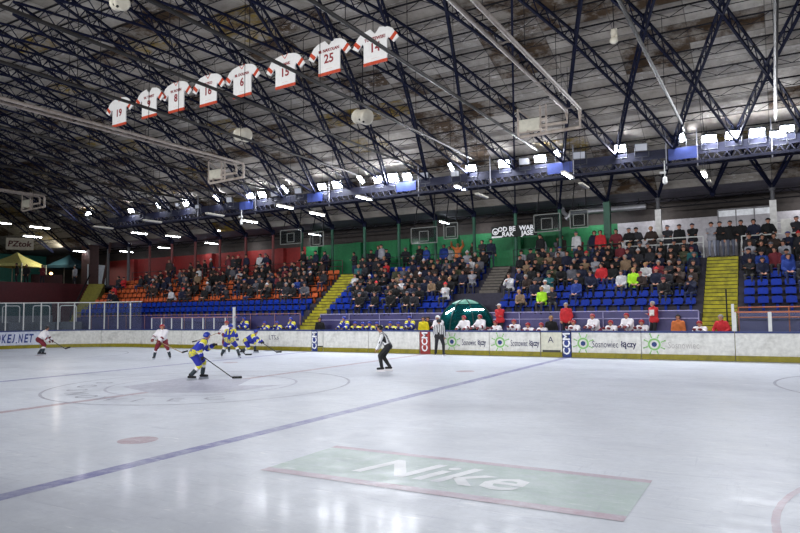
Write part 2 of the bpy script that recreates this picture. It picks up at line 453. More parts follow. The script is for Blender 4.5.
pink_rail = mat('pink_rail', (150, 108, 118), .5); orange_rail = mat('orange_rail', (170, 96, 62), .5)
n = 0; s = -20.6; 
while s < -13.4:
    n += 1; glass(s, s+.95, 1.96, 'low glass panel on the left boards, %s from the tall corner glass' % ordn(n), .05, pink_rail); s += .95
glass(14.05, 15.28, 1.98, 'low glass panel on the boards, first right of the man in red jacket', .1, orange_rail)
glass(15.30, 16.5, 1.98, 'low glass panel on the boards, second right of the man in red jacket', .1, orange_rail)
glass(16.52, 17.7, 1.98, 'low glass panel on the boards, third right of the man in red jacket', .1, orange_rail)
b = MB(); b.bar((0, 0, 0), (0, 0, 1.1), .13, .1); o = b.build('glass_end_post', white_paint, loc=(14.0, 15.07, 1.215)); tag(o, 'thick white upright post standing on the boards beside the man in red jacket', 'post')
b = MB(); b.bar((0, 0, 0), (0, 0, 1.35), .16, .08); o = b.build('gate_post', white_paint, loc=(-13.25, 15.07, 1.215)); tag(o, 'tall white post on the boards behind the crowded goalmouth skaters', 'post')

# ------------------------------------------------------------------ stand
Y0, DY, Z0, DZ, NROW = 16.55, .60, 1.955, .385, 7
YT, ZT = Y0+DY*NROW, Z0+DZ*NROW     # walkway edge
XL, XR = -31.2, 22
stand_dark = dirty_mat('stand_concrete', (58, 56, 70), (36, 34, 44), .8, .6, 1)
poly = [(Y0, 0)]
for k in range(NROW): poly += [(Y0+DY*k, Z0+DZ*k), (Y0+DY*(k+1), Z0+DZ*k)]
poly += [(YT, ZT), (27, ZT), (27, 0)]
gaps = [(12.7, 14.1), (-9.1, -7.8)]
def solid(x0, x1, pl):
    b = MB(); b.prism(pl, (x0, 0, 0), (0, 1, 0), (0, 0, 1), (x1-x0, 0, 0)); return b
# the terrace is cut where stairs run
xs = [XL, -9.1, -7.8, 12.7, 14.1, XR]
low = [(YT-.02, 0), (YT-.02, ZT), (27, ZT), (27, 0)]
for i in range(5):
    struct(solid(xs[i], xs[i+1], poly if i % 2 == 0 else low).build('floor_terrace', stand_dark))
# stairs
stair_yellow = dirty_mat('stair_yellow', (176, 168, 40), (84, 82, 34), .7, .75, 2.2, .45, .7)
stair_olive = dirty_mat('stair_olive', (128, 122, 48), (70, 68, 32), .75, .7, 2)
stair_grey = dirty_mat('stair_grey', (104, 98, 92), (60, 56, 54), .8, .7, 2)
edge_dark = mat('stair_edge', (62, 58, 30), .8)
def stairs(name, label, x0, x1, ya, za, yb, zb, n, m_, edge):
    t = thing(name, label, 'stairs', ((x0+x1)/2, ya, 0)); pl = [(0, 0)]; dy, dz = (yb-ya)/n, (zb-za)/n
    for i in range(n): pl += [(i*dy, za+(i+1)*dz), ((i+1)*dy, za+(i+1)*dz)]
    pl += [(n*dy, 0)]
    h = (x1-x0)/2
    b = MB(); b.prism(pl, (-h, 0, 0), (0, 1, 0), (0, 0, 1), (2*h, 0, 0)); b.build('flight', m_, t)
    for i in range(n):
        b = MB(); b.box((-h+.005, i*dy-.012, za+(i+1)*dz-.03), (h-.005, i*dy+.03, za+(i+1)*dz+.004)); b.build('step_nosing', edge, t)
    return t
stairs('stairs', 'tall yellow painted stairs between the crowd and the three men on top', 12.72, 14.08, 16.2, 1.25, YT-.03, ZT, 19, stair_yellow, edge_dark)
stairs('stairs', 'yellow painted stairs between the orange seats and the blue seats', -9.08, -7.82, 16.2, 1.25, YT-.03, ZT, 19, stair_yellow, edge_dark)
t = stairs('stairs', 'worn grey upper stairs above the green shelter', 1.5, 2.55, Y0+DY*3.2, Z0+DZ*3+.02, YT-.02, ZT+.02, 9, stair_grey, dark_steel)
# olive corner stairs, turned towards the corner
b = MB(); t = thing('stairs', 'olive corner stairs at the far left, beside the dark red wall', 'stairs', (-31.25, 17.2, 0), R(38)); pl = [(0, 0)]
for i in range(16): pl += [(i*.29, 1.6+(i+1)*.2), ((i+1)*.29, 1.6+(i+1)*.2)]
pl += [(16*.29, 0)]
b.prism(pl, (-.85, 0, 0), (0, 1, 0), (0, 0, 1), (1.25, 0, 0)); b.build('flight', stair_olive, t)
b = MB(); b.bar((-.8, .1, 2.3), (-.8, 4.6, 5.6), .08); b.bar((-.8, .1, 1.6), (-.8, .1, 2.3), .08); b.build('handrail', dark_steel, t)

# front wall of the stand and its rails
front_violet = dirty_mat('front_violet', (66, 62, 112), (40, 40, 76), .5, .7, 1.5)
for i, (x0, x1) in enumerate(((-31, -9.15), (-7.75, 12.65), (14.15, 22))):
    b = MB(); b.box((x0, Y0-.1, 0), (x1, Y0-.03, 2.02)); struct(b.build('wall_front', front_violet))
pale_violet = mat('pale_violet_rail', (150, 146, 186), .4)
def rail(name, label, x0, x1, y, zs, m_, zb, step=2.0, r=.025, cat='rail', ends=False):
    t = thing(name, label, cat, (x0, y, 0))
    for z in zs:
        b = MB(); pts = [(0, 0, z), (x1-x0, 0, z)]
        b.tube(pts, r); b.build('rail', m_, t)
    k = max(1, round((x1-x0)/step))
    for i in range(k+1):
        b = MB(); b.tube([((x1-x0)*i/k, 0, zb), ((x1-x0)*i/k, 0, max(zs))], r); b.build('post', m_, t)
    return t
rail('front_rail', 'pale violet pipe rail behind the visiting bench', -7.7, 12.6, Y0-.16, (2.06, 1.72), pale_violet, 0)
rail('front_rail', 'orange pipe rail in front of blue seats, right of tall stairs', 14.15, 21.5, Y0-.16, (2.17, 1.75), orange_rail, 0)
rail('front_rail', 'pinkish pipe rail in front of the empty blue seats at left', -30.8, -9.2, Y0-.16, (2.12,), pink_rail, 0)
rail('top_railing', 'white double railing in front of nine people standing by the white wall', 8.7, 12.55, YT+.1, (4.82, 5.42, 5.72), white_paint, ZT, 1.95, .03, 'railing')
rail('top_railing', 'white double railing right of the tall stairs by the white column', 14.25, 21.5, YT+.1, (5.32, 5.62), white_paint, ZT, 2.4, .03, 'railing')
dk_rail = mat('dark_green_rail', (30, 48, 44), .5)
rail('top_railing', 'dark railing along the walkway before the green wall, right of grey stairs', 2.65, 8.6, YT+.1, (5.2, 5.6), dk_rail, ZT, 2, .025, 'railing')
rail('top_railing', 'dark railing along the walkway before the green wall, left of grey stairs', -7.7, 1.4, YT+.1, (5.2, 5.6), dk_rail, ZT, 2, .025, 'railing')
rail('top_railing', 'dark railing along the walkway before the red wall', -30, -9.2, YT+.1, (5.2, 5.6), mat('dark_red_rail', (58, 28, 30), .5), ZT, 2, .025, 'railing')
stair_rail = mat('stair_rail', (70, 66, 44), .5)
b = MB(); b.tube([(0, 0, 0), (0, 0, 1.7)], .03); o = b.build('handrail_post', black, loc=(13.72, 16.22, 1.25)); tag(o, 'thin dark upright pole at the foot of the tall yellow stairs', 'pole')

# ------------------------------------------------------------------ back walls
red_w = dirty_mat('red_wall', (128, 34, 32), (84, 26, 26), .6, .6, .5)
green_w = dirty_mat('green_wall', (20, 112, 64), (20, 92, 60), .6, .6, .5)
white_w = dirty_mat('white_wall', (176, 172, 178), (140, 134, 140), .6, .6, .4)
teal_w = dirty_mat('teal_wall', (28, 96, 92), (18, 52, 56), .6, .6, .4)
darkred_w = dirty_mat('dark_red_wall', (74, 24, 30), (40, 16, 20), .6, .6, .5)
upper_dark = dirty_mat('upper_band', (56, 50, 48), (30, 28, 28), .8, .7, 2)
for nm, x0, x1, m_ in (('wall_red', -40, -16.2, red_w), ('wall_green', -16.2, 7.45, green_w), ('wall_white', 7.45, 30, white_w)):
    b = MB(); b.box((x0, 26, ZT-.02), (x1, 26.2, 7.32)); struct(b.build(nm, m_))
b = MB(); b.box((-46, 26.0, 7.32), (30, 26.2, 9.2)); struct(b.build('wall_upper', upper_dark))
b = MB(); b.box((-62, 26.2, 0), (30, 26.4, 9.6)); struct(b.build('wall_back', upper_dark))
for x, m_ in ((-36.2, red_w), (-31.2, red_w), (-26.3, red_w), (-22.6, red_w), (-18.5, red_w), (-15.1, green_w), (-11.2, green_w), (-7.1, green_w), (-3.4, green_w), (1.1, green_w), (4.6, green_w)):
    b = MB(); b.box((x-.35, 25.6, ZT), (x+.35, 26, 7.3)); struct(b.build('wall_pilaster', m_))
# glazed hatch in the white wall
t = thing('wall_hatch', 'wide pale glazed hatch in the white wall above the men on the stairs', 'window', (12.95, 25.99, 5.9))
b = MB()
for x in (0, .9, 1.8, 2.65): b.box((x-.03, -.06, 0), (x+.03, 0, 1.75))
b.box((0, -.06, 1.72), (2.68, 0, 1.78)); b.build('frame', mat('hatch_frame', (120, 118, 124), .5), t)
b = MB(); b.box((.03, -.03, 0), (2.62, -.005, 1.35)); b.build('panel', white_w, t)
b = MB(); b.box((.03, -.03, 1.36), (2.62, -.005, 1.7)); b.build('glazing', mat('hatch_glazing', (220, 222, 228), .3, emit=(210, 214, 225), estr=.08), t)
b = MB(); b.box((-.22, -.02, -.35), (.22, .0, .35)); b.box((-.37, -.01, -.2), (-.2, .01, -.16)); b.box((-.37, -.01, .16), (-.2, .01, .2)); o = b.build('notice_sign', mat('paper', (214, 212, 208), .7), loc=(16.15, 22.0, 6.1)); tag(o, 'white notice board fixed beside the right-hand white column', 'notice')
# left end
b = MB(); b.box((-36.3, 2, 0), (-36, 22.2, 4.85)); struct(b.build('wall_end', darkred_w))
b = MB(); b.box((-58, 2, 4.6), (-36.3, 26.2, 4.85)); struct(b.build('floor_end_terrace', stand_dark))
b = MB(); b.box((-58.4, -24, 0), (-58, 26.4, 16)); struct(b.build('wall_left', mat('wall_left', (34, 38, 44), .8)))
b = MB(); b.box((-50.2, 2, 4.85), (-50, 26, 8.3)); struct(b.build('wall_teal', teal_w))
b = MB(); b.box((30, -24, 0), (30.4, 26.4, 16)); struct(b.build('wall_right', mat('wall_right', (70, 70, 74), .8)))
b = MB(); b.box((-58, -24.4, 0), (30, -24, 9)); struct(b.build('wall_near', mat('wall_near', (80, 80, 86), .8)))
# pier between the end stand and the red wall
b = MB(); b.box((-.6, -.45, 0), (.6, .45, 4.2)); o = struct(b.build('column_pier', mat('pier_brown', (74, 52, 50), .7), loc=(-38.4, 22.9, ZT+.2)))
b = MB(); b.bar((0, 0, 0), (1.2, 0, 4.6), .16); struct(b.build('column_brace', mat('pier_brown', (74, 52, 50), .7), loc=(-35.6, 22.2, ZT+.1)))
# grey-green low fence inside the corner, behind the glass
b = MB(); b.box((-35.6, 10.3, 0), (-35.5, 17.6, 2.2)); struct(b.build('wall_corner', mat('corner_grey', (96, 100, 108), .7)))
b = MB(); b.box((-35.75, 10.3, 2.2), (-35.65, 17.6, 3.2)); struct(b.build('wall_corner_upper', mat('corner_teal', (24, 60, 62), .7)))
for i, (x, y) in enumerate(((-32.6, 12.6), (-31.2, 14.0), (-30.0, 15.3))):
    b = MB(); b.tube([(-.55, 0, 0)]+[(-.55+.15*(1-math.cos(a)), 0, 1.05+.15*math.sin(a)) for a in (0, .5, 1.05, PI/2)]+[(.4+.15*math.sin(a), 0, 1.05+.15*math.cos(a)) for a in (0, .5, 1.05, PI/2)]+[(.55, 0, 0)], .035)
    o = b.build('hoop_rail', white_paint, loc=(x, y, 1.72)); o.rotation_euler.z = R(45); tag(o, 'white rounded hoop rail behind the corner glass, %s from the left' % ORD[i+1], 'rail')
    b = MB(); b.box((x-.75, y-.6, 0), (x+.75, y+.6, 1.72)); struct(b.build('floor_corner_block', mat('corner_grey', (96, 100, 108), .7)))
# ------------------------------------------------------------------ vaulted roof
def zr(y): return 15.0-.01390*y*y
def roof_mat():
    M = bpy.data.materials.new('roof_deck'); M.use_nodes = True
    nt = M.node_tree; b = nt.nodes['Principled BSDF']; L = nt.links.new; N = nt.nodes.new
    b.inputs['Roughness'].default_value = .7; b.inputs['Specular IOR Level'].default_value = .25
    uv = N('ShaderNodeTexCoord')
    def cell(sx, sy, off):
        mp = N('ShaderNodeMapping'); mp.inputs['Scale'].default_value = (sx, sy, 1); mp.inputs['Location'].default_value = off
        L(uv.outputs['UV'], mp.inputs['Vector'])
        f = N('ShaderNodeVectorMath'); f.operation = 'FLOOR'; L(mp.outputs['Vector'], f.inputs[0])
        w = N('ShaderNodeTexWhiteNoise'); w.noise_dimensions = '2D'; L(f.outputs['Vector'], w.inputs['Vector'])
        return w, mp
    def rg(s, a, b_, c=0, d=1):
        r = N('ShaderNodeMapRange'); r.inputs['From Min'].default_value = a; r.inputs['From Max'].default_value = b_
        r.inputs['To Min'].default_value = c; r.inputs['To Max'].default_value = d; L(s, r.inputs['Value']); return r.outputs['Result']
    def mix(f, A, B):
        x = N('ShaderNodeMix'); x.data_type = 'RGBA'; L(f, x.inputs['Factor'])
        for k, s in (('A', A), ('B', B)):
            if isinstance(s, tuple): x.inputs[k].default_value = (*lin(s), 1)
            else: L(s, x.inputs[k])
        return x.outputs['Result']
    def mul(a, b_):
        x = N('ShaderNodeMath'); x.operation = 'MULTIPLY'; L(a, x.inputs[0]); L(b_, x.inputs[1]); return x.outputs[0]
    def nz(sc_, det, rough=.6, st=(1, 1, 1)):
        mp = N('ShaderNodeMapping'); mp.inputs['Scale'].default_value = st; L(uv.outputs['UV'], mp.inputs['Vector'])
        n = N('ShaderNodeTexNoise'); n.inputs['Scale'].default_value = sc_; n.inputs['Detail'].default_value = det
        n.inputs['Roughness'].default_value = rough; L(mp.outputs['Vector'], n.inputs['Vector']); return n.outputs['Fac']
    w1, mp1 = cell(1/2.66, 1/1.233, (0, 0, 0))
    base = mix(rg(nz(.5, 5), .35, .65), (188, 182, 174), (156, 150, 143))
    base = mix(rg(w1.outputs['Value'], 0, 1, 0, .7), base, (128, 119, 109))
    # brown water-stained panels, a few mustard ones, a few with peeled white foil
    base = mix(rg(nz(2.2, 8, .75), .45, .7, 0, .5), base, (98, 91, 80))
    brown = mul(rg(w1.outputs['Value'], .74, .75), rg(nz(.9, 6, .7), .42, .56))
    base = mix(brown, base, (74, 56, 38))
    w2, _ = cell(1/2.66, 1/1.233, (7.0, 3.0, 0))
    must = mul(rg(w2.outputs['Value'], .91, .92), rg(nz(1.6, 7, .75), .44, .6))
    base = mix(must, base, (136, 112, 40))
    w3, _ = cell(1/2.66, 1/1.233, (13.0, 5.0, 0))
    foil = mul(rg(w3.outputs['Value'], .70, .71), rg(nz(2.6, 8, .8, (1, 2, 1)), .54, .62))
    base = mix(foil, base, (206, 200, 196))
    # panel joints
    br = N('ShaderNodeTexBrick'); br.offset = 0; br.inputs['Scale'].default_value = 1
    br.inputs['Brick Width'].default_value = 2.66; br.inputs['Row Height'].default_value = 1.233
    br.inputs['Mortar Size'].default_value = .022; br.inputs['Mortar Smooth'].default_value = .3
    L(uv.outputs['UV'], br.inputs['Vector'])
    base = mix(rg(br.outputs['Fac'], 0, 1, 0, .6), base, (58, 55, 54))
    L(base, b.inputs['Base Color'])
    return M
roofm = roof_mat()
def deck(name, ys, zf, x0, x1, m_, th=.12):
    me = bpy.data.meshes.new(name); vs, fs, uvs = [], [], []; arc = 0
    for i, y in enumerate(ys):
        if i: arc += math.hypot(y-ys[i-1], zf(y)-zf(ys[i-1]))
        for x in (x0, x1): vs.append((x, y, zf(y))); uvs.append((x-15.64, arc))
    n = len(vs)
    for i, y in enumerate(ys):
        for x in (x0, x1): vs.append((x, y, zf(y)+th)); uvs.append((x, 0))
    k = len(ys)
    for i in range(k-1):
        a = 2*i; fs.append((a, a+1, a+3, a+2)); fs.append((n+a, n+a+2, n+a+3, n+a+1))
    fs += [(0, n, n+1, 1), (2*k-2, 2*k-1, n+2*k-1, n+2*k-2)]
    for i in range(k-1): fs += [(2*i, 2*i+2, n+2*i+2, n+2*i), (2*i+1, n+2*i+1, n+2*i+3, 2*i+3)]
    me.from_pydata(vs, [], fs); me.materials.append(m_)
    l = me.uv_layers.new(name='UVMap')
    for lp in me.loops: l.data[lp.index].uv = uvs[lp.vertex_index]
    me.update(); return struct(link(name, me))
ysd = [22.2-1.233*i for i in range(37)]
deck('ceiling_vault', ysd, lambda y: zr(y)+.32, -58, 30, roofm)
aisle = dirty_mat('aisle_deck', (124, 120, 132), (88, 84, 88), .7, .6, .8, .45, .7, (.4, 3, 1))
deck('ceiling_aisle', [22.2, 24, 27], lambda y: 8.52-.03*(y-22.2), -58, 30, aisle)
deck('ceiling_near_aisle', [-22.2, -26], lambda y: 8.5, -58, 30, aisle)

PIT, ROW = 2.66, 3.7
def rib_pts(x0, sgn, jmax):
    return [V((x0+sgn*PIT/2*j, 22.2-ROW*j, zr(22.2-ROW*j))) for j in range(jmax+1)]
nrib = 0
for k in range(-3, 32):
    x0 = 15.64-PIT*k
    for sgn in (1, -1):
        top = rib_pts(x0, sgn, 6)
        if not (-44 < min(p.x for p in top) and max(p.x for p in top) < 28): continue
        dep = [.12]+[.52]*6
        bot = [p-V((0, 0, d)) for p, d in zip(top, dep)]
        b = MB()
        for i in range(len(top)-1):
            b.bar(top[i], top[i+1], .085); b.bar(bot[i], bot[i+1], .09)
            n = 5
            for q in range(n):
                f0, f1, f2 = q/n, (q+.5)/n, (q+1)/n
                b.bar(bot[i].lerp(bot[i+1], f0), top[i].lerp(top[i+1], f1), .032)
                b.bar(top[i].lerp(top[i+1], f1), bot[i].lerp(bot[i+1], f2), .032)
        struct(b.build('ceiling_beam', navy_steel)); nrib += 1
for i in range(1, 20):
    y = 22.2-1.2333*i; z = zr(y)+.16
    b = MB(); b.bar((-44, y, z), (24, y, z), .055)
    x = -44
    if y > -1:
        while x < 24:
            b.bar((x, y, z), (x+.665, y+.0, z-.34), .02); b.bar((x+.665, y, z-.34), (x+1.33, y, z), .02); x += 1.33
        b.bar((-44, y, z-.34), (24, y, z-.34), .024)
    struct(b.build('ceiling_purlin', dark_steel))
# columns below the springing points
col_white = dirty_mat('column_white', (206, 204, 202), (150, 146, 140), .5, .5)
col_green = mat('column_green', (38, 84, 66), .55); col_red = mat('column_red', (96, 40, 40), .55); col_grey = mat('column_grey', (84, 84, 88), .6)
for k in range(0, 20):
    x = 15.64-PIT*k
    if k == 1: 
        b = MB(); b.cap((0, 0, -.1), (0, 0, .05), .14); struct(b.build('column_head', navy_steel, loc=(x, 22.2, 8.12))); continue
    w, m_ = (.30, col_white) if k in (0, 2) else ((.34, col_green) if k == 3 else ((.2, col_green) if k <= 11 else ((.2, col_red) if k <= 17 else (.24, col_grey))))
    zt = 7.42 if k in (0, 2) else 8.1
    b = MB(); b.bar((0, 0, 0), (0, 0, zt-ZT), w, n=4 if w > .25 else 10); struct(b.build('column', m_, loc=(x, 22.2, ZT)))
    b = MB(); b.bar((0, 0, zt-ZT), (0, 0, 8.1-ZT), .2, n=10); b.cap((0, 0, 8.0-ZT), (0, 0, 8.15-ZT), .15); struct(b.build('column_head', col_grey if k in (0, 2) else navy_steel, loc=(x, 22.2, ZT)))
# back beam over the aisle with light zigzag lattice
b = MB()
for z in (8.34, 7.86): b.bar((-44, 24.6, z), (24, 24.6, z), .06)
x = -44
while x < 24:
    b.bar((x, 24.6, 7.86), (x+.9, 24.6, 8.34), .035); b.bar((x+.9, 24.6, 8.34), (x+1.8, 24.6, 7.86), .035); x += 1.8
struct(b.build('ceiling_beam', dark_steel))

# ------------------------------------------------------------------ lighting gantry
gy = 18.5
g = thing('lighting_gantry', 'long blue lighting gantry under the roof carrying the row of floodlights', 'gantry', (-30, gy, 9.3))
b = MB(); b.box((0, -.04, .06), (52, .0, .42)); b.build('panel', blue_girder, g)
b = MB()
b.bar((0, 0, .46), (52, 0, .46), .09); b.bar((0, -.1, -.3), (52, -.1, -.3), .12); b.bar((0, .5, -.3), (52, .5, -.3), .12)
b.build('chord', blue_girder, g)
b = MB(); x = 0
while x < 52:
    b.bar((x, -.1, -.3), (x+.22, .5, -.3), .05); b.bar((x, -.08, -.28), (x+.21, -.04, .06), .04); b.bar((x+.21, -.04, .06), (x+.42, -.08, -.28), .04); x += .42
b.build('lattice', blue_girder, g)
b = MB()
for x in (15.7, 12.66, 11.3, 6.85, 2.3, -2.15, -8.5, -14.6, -20): b.bar((x+30, -.06, -.5), (x+30, -.06, 1.3), .05)
b.build('hanger_post', mat('gantry_post', (150, 150, 160), .5), g)
lit_panel_blue = mat('lit_panel_blue', (48, 64, 130), .6)  # gantry panels lit by the lamps: the brightness is put into this lighter blue
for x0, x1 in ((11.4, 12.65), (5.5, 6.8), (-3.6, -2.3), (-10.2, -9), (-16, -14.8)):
    b = MB(); b.box((x0+30, -.1, -.1), (x1+30, -.06, .45)); b.build('lit_panel', lit_panel_blue, g)

# ------------------------------------------------------------------ floodlights
def dimscale(p): return (V(p)-_C).length
def area(name, loc, target, size, power, color=(.97, .985, 1), shape='SQUARE', spread=None):
    l = bpy.data.lights.new(name, 'AREA'); l.energy = power; l.size = size; l.color = color; l.shape = shape
    if spread: l.spread = spread
    o = bpy.data.objects.new(name, l); col.objects.link(o); o.location = loc
    o.rotation_euler = (V(target)-V(loc)).to_track_quat('-Z', 'Y').to_euler(); return o
FL = [ # u, v, lit, w, h, kind
 (88,214,1,.8,.45,0),(115,214,0,.5,.35,0),(131,211,1,.7,.5,0),(140,212,0,.5,.4,0),(158,206,2,.25,.9,1),(168,208,0,.5,.4,0),(177,205,0,.5,.45,0),(186,204,1,.7,.55,0),(197,207,0,.55,.45,0),
 (217,198.5,2,.3,.9,1),(229,200,0,.7,.6,0),(250,196,1,.8,.6,0),(262,195,1,.8,.65,0),(274,194,0,.8,.6,0),(285,189.5,2,.3,1.0,1),(298,191,0,.8,.6,0),(322,187,1,.8,.65,0),(337,185,1,.9,.75,0),
 (361,180,2,.35,1.0,1),(378,180,1,.8,.7,0),(393,178,1,.95,.85,0),(407,177,1,.8,.7,0),(424,175.5,0,.8,.55,0),(451,167,2,.3,.8,1),(455,174,0,.75,.5,0),(471,168.5,1,.85,.6,0),(504,164,1,.9,.7,0),(524,161.5,0,.85,.6,0),(540,159,1,.9,.65,0),
 (557,154,2,.35,.7,1),(579,155.5,0,.95,.6,0),(620,149,1,.8,.65,0),(641,147.5,0,.9,.6,0),(682,138,2,.4,.75,1),(709,139,1,.95,.6,0),(733,135.5,1,.95,.65,0),(757,133,1,.95,.65,0),(778,134.5,1,.9,.45,0),(787,129,1,.85,.5,0)]
cnt = {0: 0, 1: 0, 2: 0}
for i, (u, v, lit, w, h, kind) in enumerate(FL):
    p = at_y(u, v, 18.3); cnt[lit] += 1; w *= .66; h *= .64
    # seen along the row the far ones overlap: counted from the right end of the row
    lab = {1: 'glowing square floodlight on the blue gantry', 0: 'switched-off pale floodlight on the blue gantry', 2: 'narrow tilted glowing lamp above the blue gantry'}[lit]
    k = sum(1 for q in FL[i:] if q[2] == lit)
    t = thing('floodlight', lab+', %s from the right end' % ordn(k), 'floodlight', tuple(p), group='floodlights along the gantry')
    tilt = R(40) if kind == 0 else R(52)
    for nm, lo, hi, m_ in (('housing', (-w/2, .02, -h/2), (w/2, .2, h/2), lamp_body), ('lens', (-w/2+.03, -.012, -h/2+.03), (w/2-.03, .018, h/2-.03), lens_off if lit == 0 else lens_on)):
        b = MB()
        if nm == 'lens': b.quad((lo[0], lo[1], lo[2]), (hi[0], lo[1], lo[2]), (hi[0], lo[1], hi[2]), (lo[0], lo[1], hi[2]))
        else: b.box(lo, hi)
        o = b.build(nm, m_, t); o.rotation_euler = (tilt if lit else R(14), R(0 if kind == 0 else -24), R(12))
    b = MB(); b.tube([(-w/2-.03, .1, 0), (-w/2-.03, .15, -.3), (-w/2-.03, .16, -.45), (w/2+.03, .16, -.45), (w/2+.03, .15, -.3), (w/2+.03, .1, 0)], .018)
    b.bar((0, .16, -.45), (0, .18, -.62), .05); b.build('bracket', lamp_body, t)
# unseen row of fill lights, added above the near stand opposite the gantry
for i in range(9):
    x = -24+6.2*i
    area('near_fill_light', (x, -18.5, 10.2), (x*.9, 14, 3.2), .9, NEARW, spread=R(105))

# ------------------------------------------------------------------ fluorescent battens
TB = [(30,227,49.5,229,1),(24,236,41,238,1),(0,223,4,224,1),(131,233,148,234.5,1),(166,236,180,237.5,1),(160,247.5,169,249,1),(76,251,85,252.5,1),(121,251,132,253,1),(145,221,160,223.5,0),(95,227,112,230,0),
 (217.5,231,231,232.5,1),(242.5,221,258,223,1),(275,226,288,227.5,1),(206,242.5,217,245,1),(206,214.5,224,217,0),(277.5,206,292.5,209,1),(310,213,324.5,216,1),(357,197,371,200.5,1),(309,234,321,236,1),
 (413,212.5,425,214.5,1),(455,187,465,190,1),(476,195,487.5,199,0),(562.5,173,572,179,1),(580,184.5,588,189.5,0),(594.5,194.5,600,197,1),(441,222,448,224,1),(702.5,172,706,178,1),(708,182,711,187,0),(611,209,617,211,1)]
nt_ = 0
for u0, v0, u1, v1, lit in TB:
    # run along y: find the height at which the batten is 1.3 m long
    zz = CAM['z']+1
    a, c = at_z(u0, v0, CAM['z']+1), at_z(u1, v1, CAM['z']+1)
    lo, hi = 7.9, 9.0
    d = (c-a).length
    z = min(max(CAM['z']+1.3/max(d, 1e-3), lo), hi)
    mid = at_z((u0+u1)/2, (v0+v1)/2, z)
    if mid.y > 25.4: mid = at_y((u0+u1)/2, (v0+v1)/2, 25.0)
    nt_ += 1
    x_ = mid.x
    t = thing('fluorescent_light', '', 'ceiling light', tuple(mid), group='fluorescent battens over the stand')
    t['_lit'] = lit
    b = MB(); b.box((-.09, -.68, .03), (.09, .68, .1)); b.build('batten', offwhite, t)
    b = MB(); b.tube([(-.045, -.64, 0), (-.045, .64, 0)], .021); b.tube([(.045, -.64, 0), (.045, .64, 0)], .021); b.build('tube', tube_on if lit else tube_off, t)
    roofz = min(zr(mid.y)+.3, 15) if mid.y < 22.2 else 8.45
    b = MB()
    if roofz-mid.z > .15:
        for y in (-.5, .5): b.bar((0, y, .1), (0, y, roofz-mid.z), .015)
    else: b.box((-.03, -.5, .1), (.03, .5, .13))
    b.build('hanger', dark_steel, t)
bat = sorted([o for o in col.objects if o.name.startswith('fluorescent_light')], key=lambda o: -px_of(o.location)[0])
c1 = c0 = 0
for o in bat:
    if o['_lit']: c1 += 1; o['label'] = 'glowing white fluorescent batten over the stand, %s counted from the right' % ordn(c1)
    else: c0 += 1; o['label'] = 'unlit grey fluorescent batten over the stand, %s counted from the right' % ordn(c0)
    del o['_lit']
# lamps close to the coloured walls that wash them with light
for x, nm in ((-15.6, 'lamp of the washed green patch'), (-1.1, ''), (6.2, ''), (-26.5, ''), (-21.3, ''), (10, ''), (17, '')):
    area('corridor_lamp', (x, 25.0, 7.75), (x, 26.4, 6.2), .5, CORW)
area('tent_fill_light', (-41.0, 22.0, 8.1), (-43.8, 19.4, 7), .6, 90, (1, .97, .8))  # added outside the tent to brighten its canopy, in place of light within

# ------------------------------------------------------------------ pipes, frames and horns under the roof
brown_pipe = grey_pipe
PX = [(15.88, 10.4), (12.2, 10.5), (5.1, 10.5), (1.45, 10.5), (-2.2, 10.5), (-5.9, 10.4), (-13.4, 10.4), (-17.1, 10.4), (-20.8, 10.4), (-24.5, 10.4)]
for i, (x, z) in enumerate(PX):
    t = thing('ceiling_conduit', 'long straight grey conduit under the roof running to the gantry, %s from the right' % ordn(i+1), 'pipe', (x, 0, z))
    b = MB(); b.tube([(0, -8, 0), (0, 18.2, 0)], .065, 8); b.build('pipe', brown_pipe, t)
    y = -7
    b = MB()
    while y < 18:
        b.bar((0, y, .06), (0, y, zr(y)-z+.2), .018); y += 3.7
    b.build('hanger', dark_steel, t)
for i, (x, lab) in enumerate(((8.6, 'pale folding frame with board on twin pipes, nearest to the red sweaters'), (-9.95, 'pale folding frame with board on twin pipes above the orange seats'), (-28.3, 'pale folding frame with board on twin pipes at the far left'))):
    t = thing('ceiling_frame', lab, 'ceiling frame', (x, 12.0, 10.45))
    b = MB()
    b.tube([(.25, -18, .02), (.25, 0, 0), (.22, .1, -.12), (.22, .1, -.75), (-1.2, .1, -.78), (-2.35, .1, -.82)], .075)
    b.tube([(-.28, -18, .02), (-.28, -.1, 0), (-.32, .1, -.1), (-.32, .1, -.45), (-1.5, .1, -.45)], .07)
    b.build('twin_pipe', pale_pipe, t)
    b = MB()
    for y in (-16, -12, -8, -4, -.3): b.bar((.25, y, 0), (-.28, y, 0), .04)
    b.build('crossbar', pale_pipe, t)
    b = MB()
    b.box((-2.45, .1, -.6), (-1.5, .2, -.05)); b.build('board', offwhite, t)
    b = MB()
    for xx in (-2.45, -1.45, -1.2):
        b.bar((xx, .1, -.8), (xx, .1, .45), .07)
    b.bar((-2.45, .1, .42), (-2.1, .5, .1), .05); b.bar((-1.45, .1, -.2), (-1.2, .1, -.2), .1); b.bar((-1.45, .1, -.45), (-1.2, .1, -.45), .1)
    b.bar((-2.45, .1, -.62), (-1.2, .1, -.62), .06); b.bar((-2.0, .0, -.6), (-1.7, -.3, -.78), .07); b.build('bracket', pale_pipe, t)
    b = MB()
    for y in (-17, -13.5, -9.8, -6.1, -2.4): b.bar((0, y, 0), (0, y, zr(12+y)-10.45+.2), .02); b.bar((-.3, y, 0), (.27, y, 0), .03)
    b.build('hanger', dark_steel, t)
horn_white = dirty_mat('horn_white', (212, 206, 190), (130, 104, 80), .5, .5, 3)
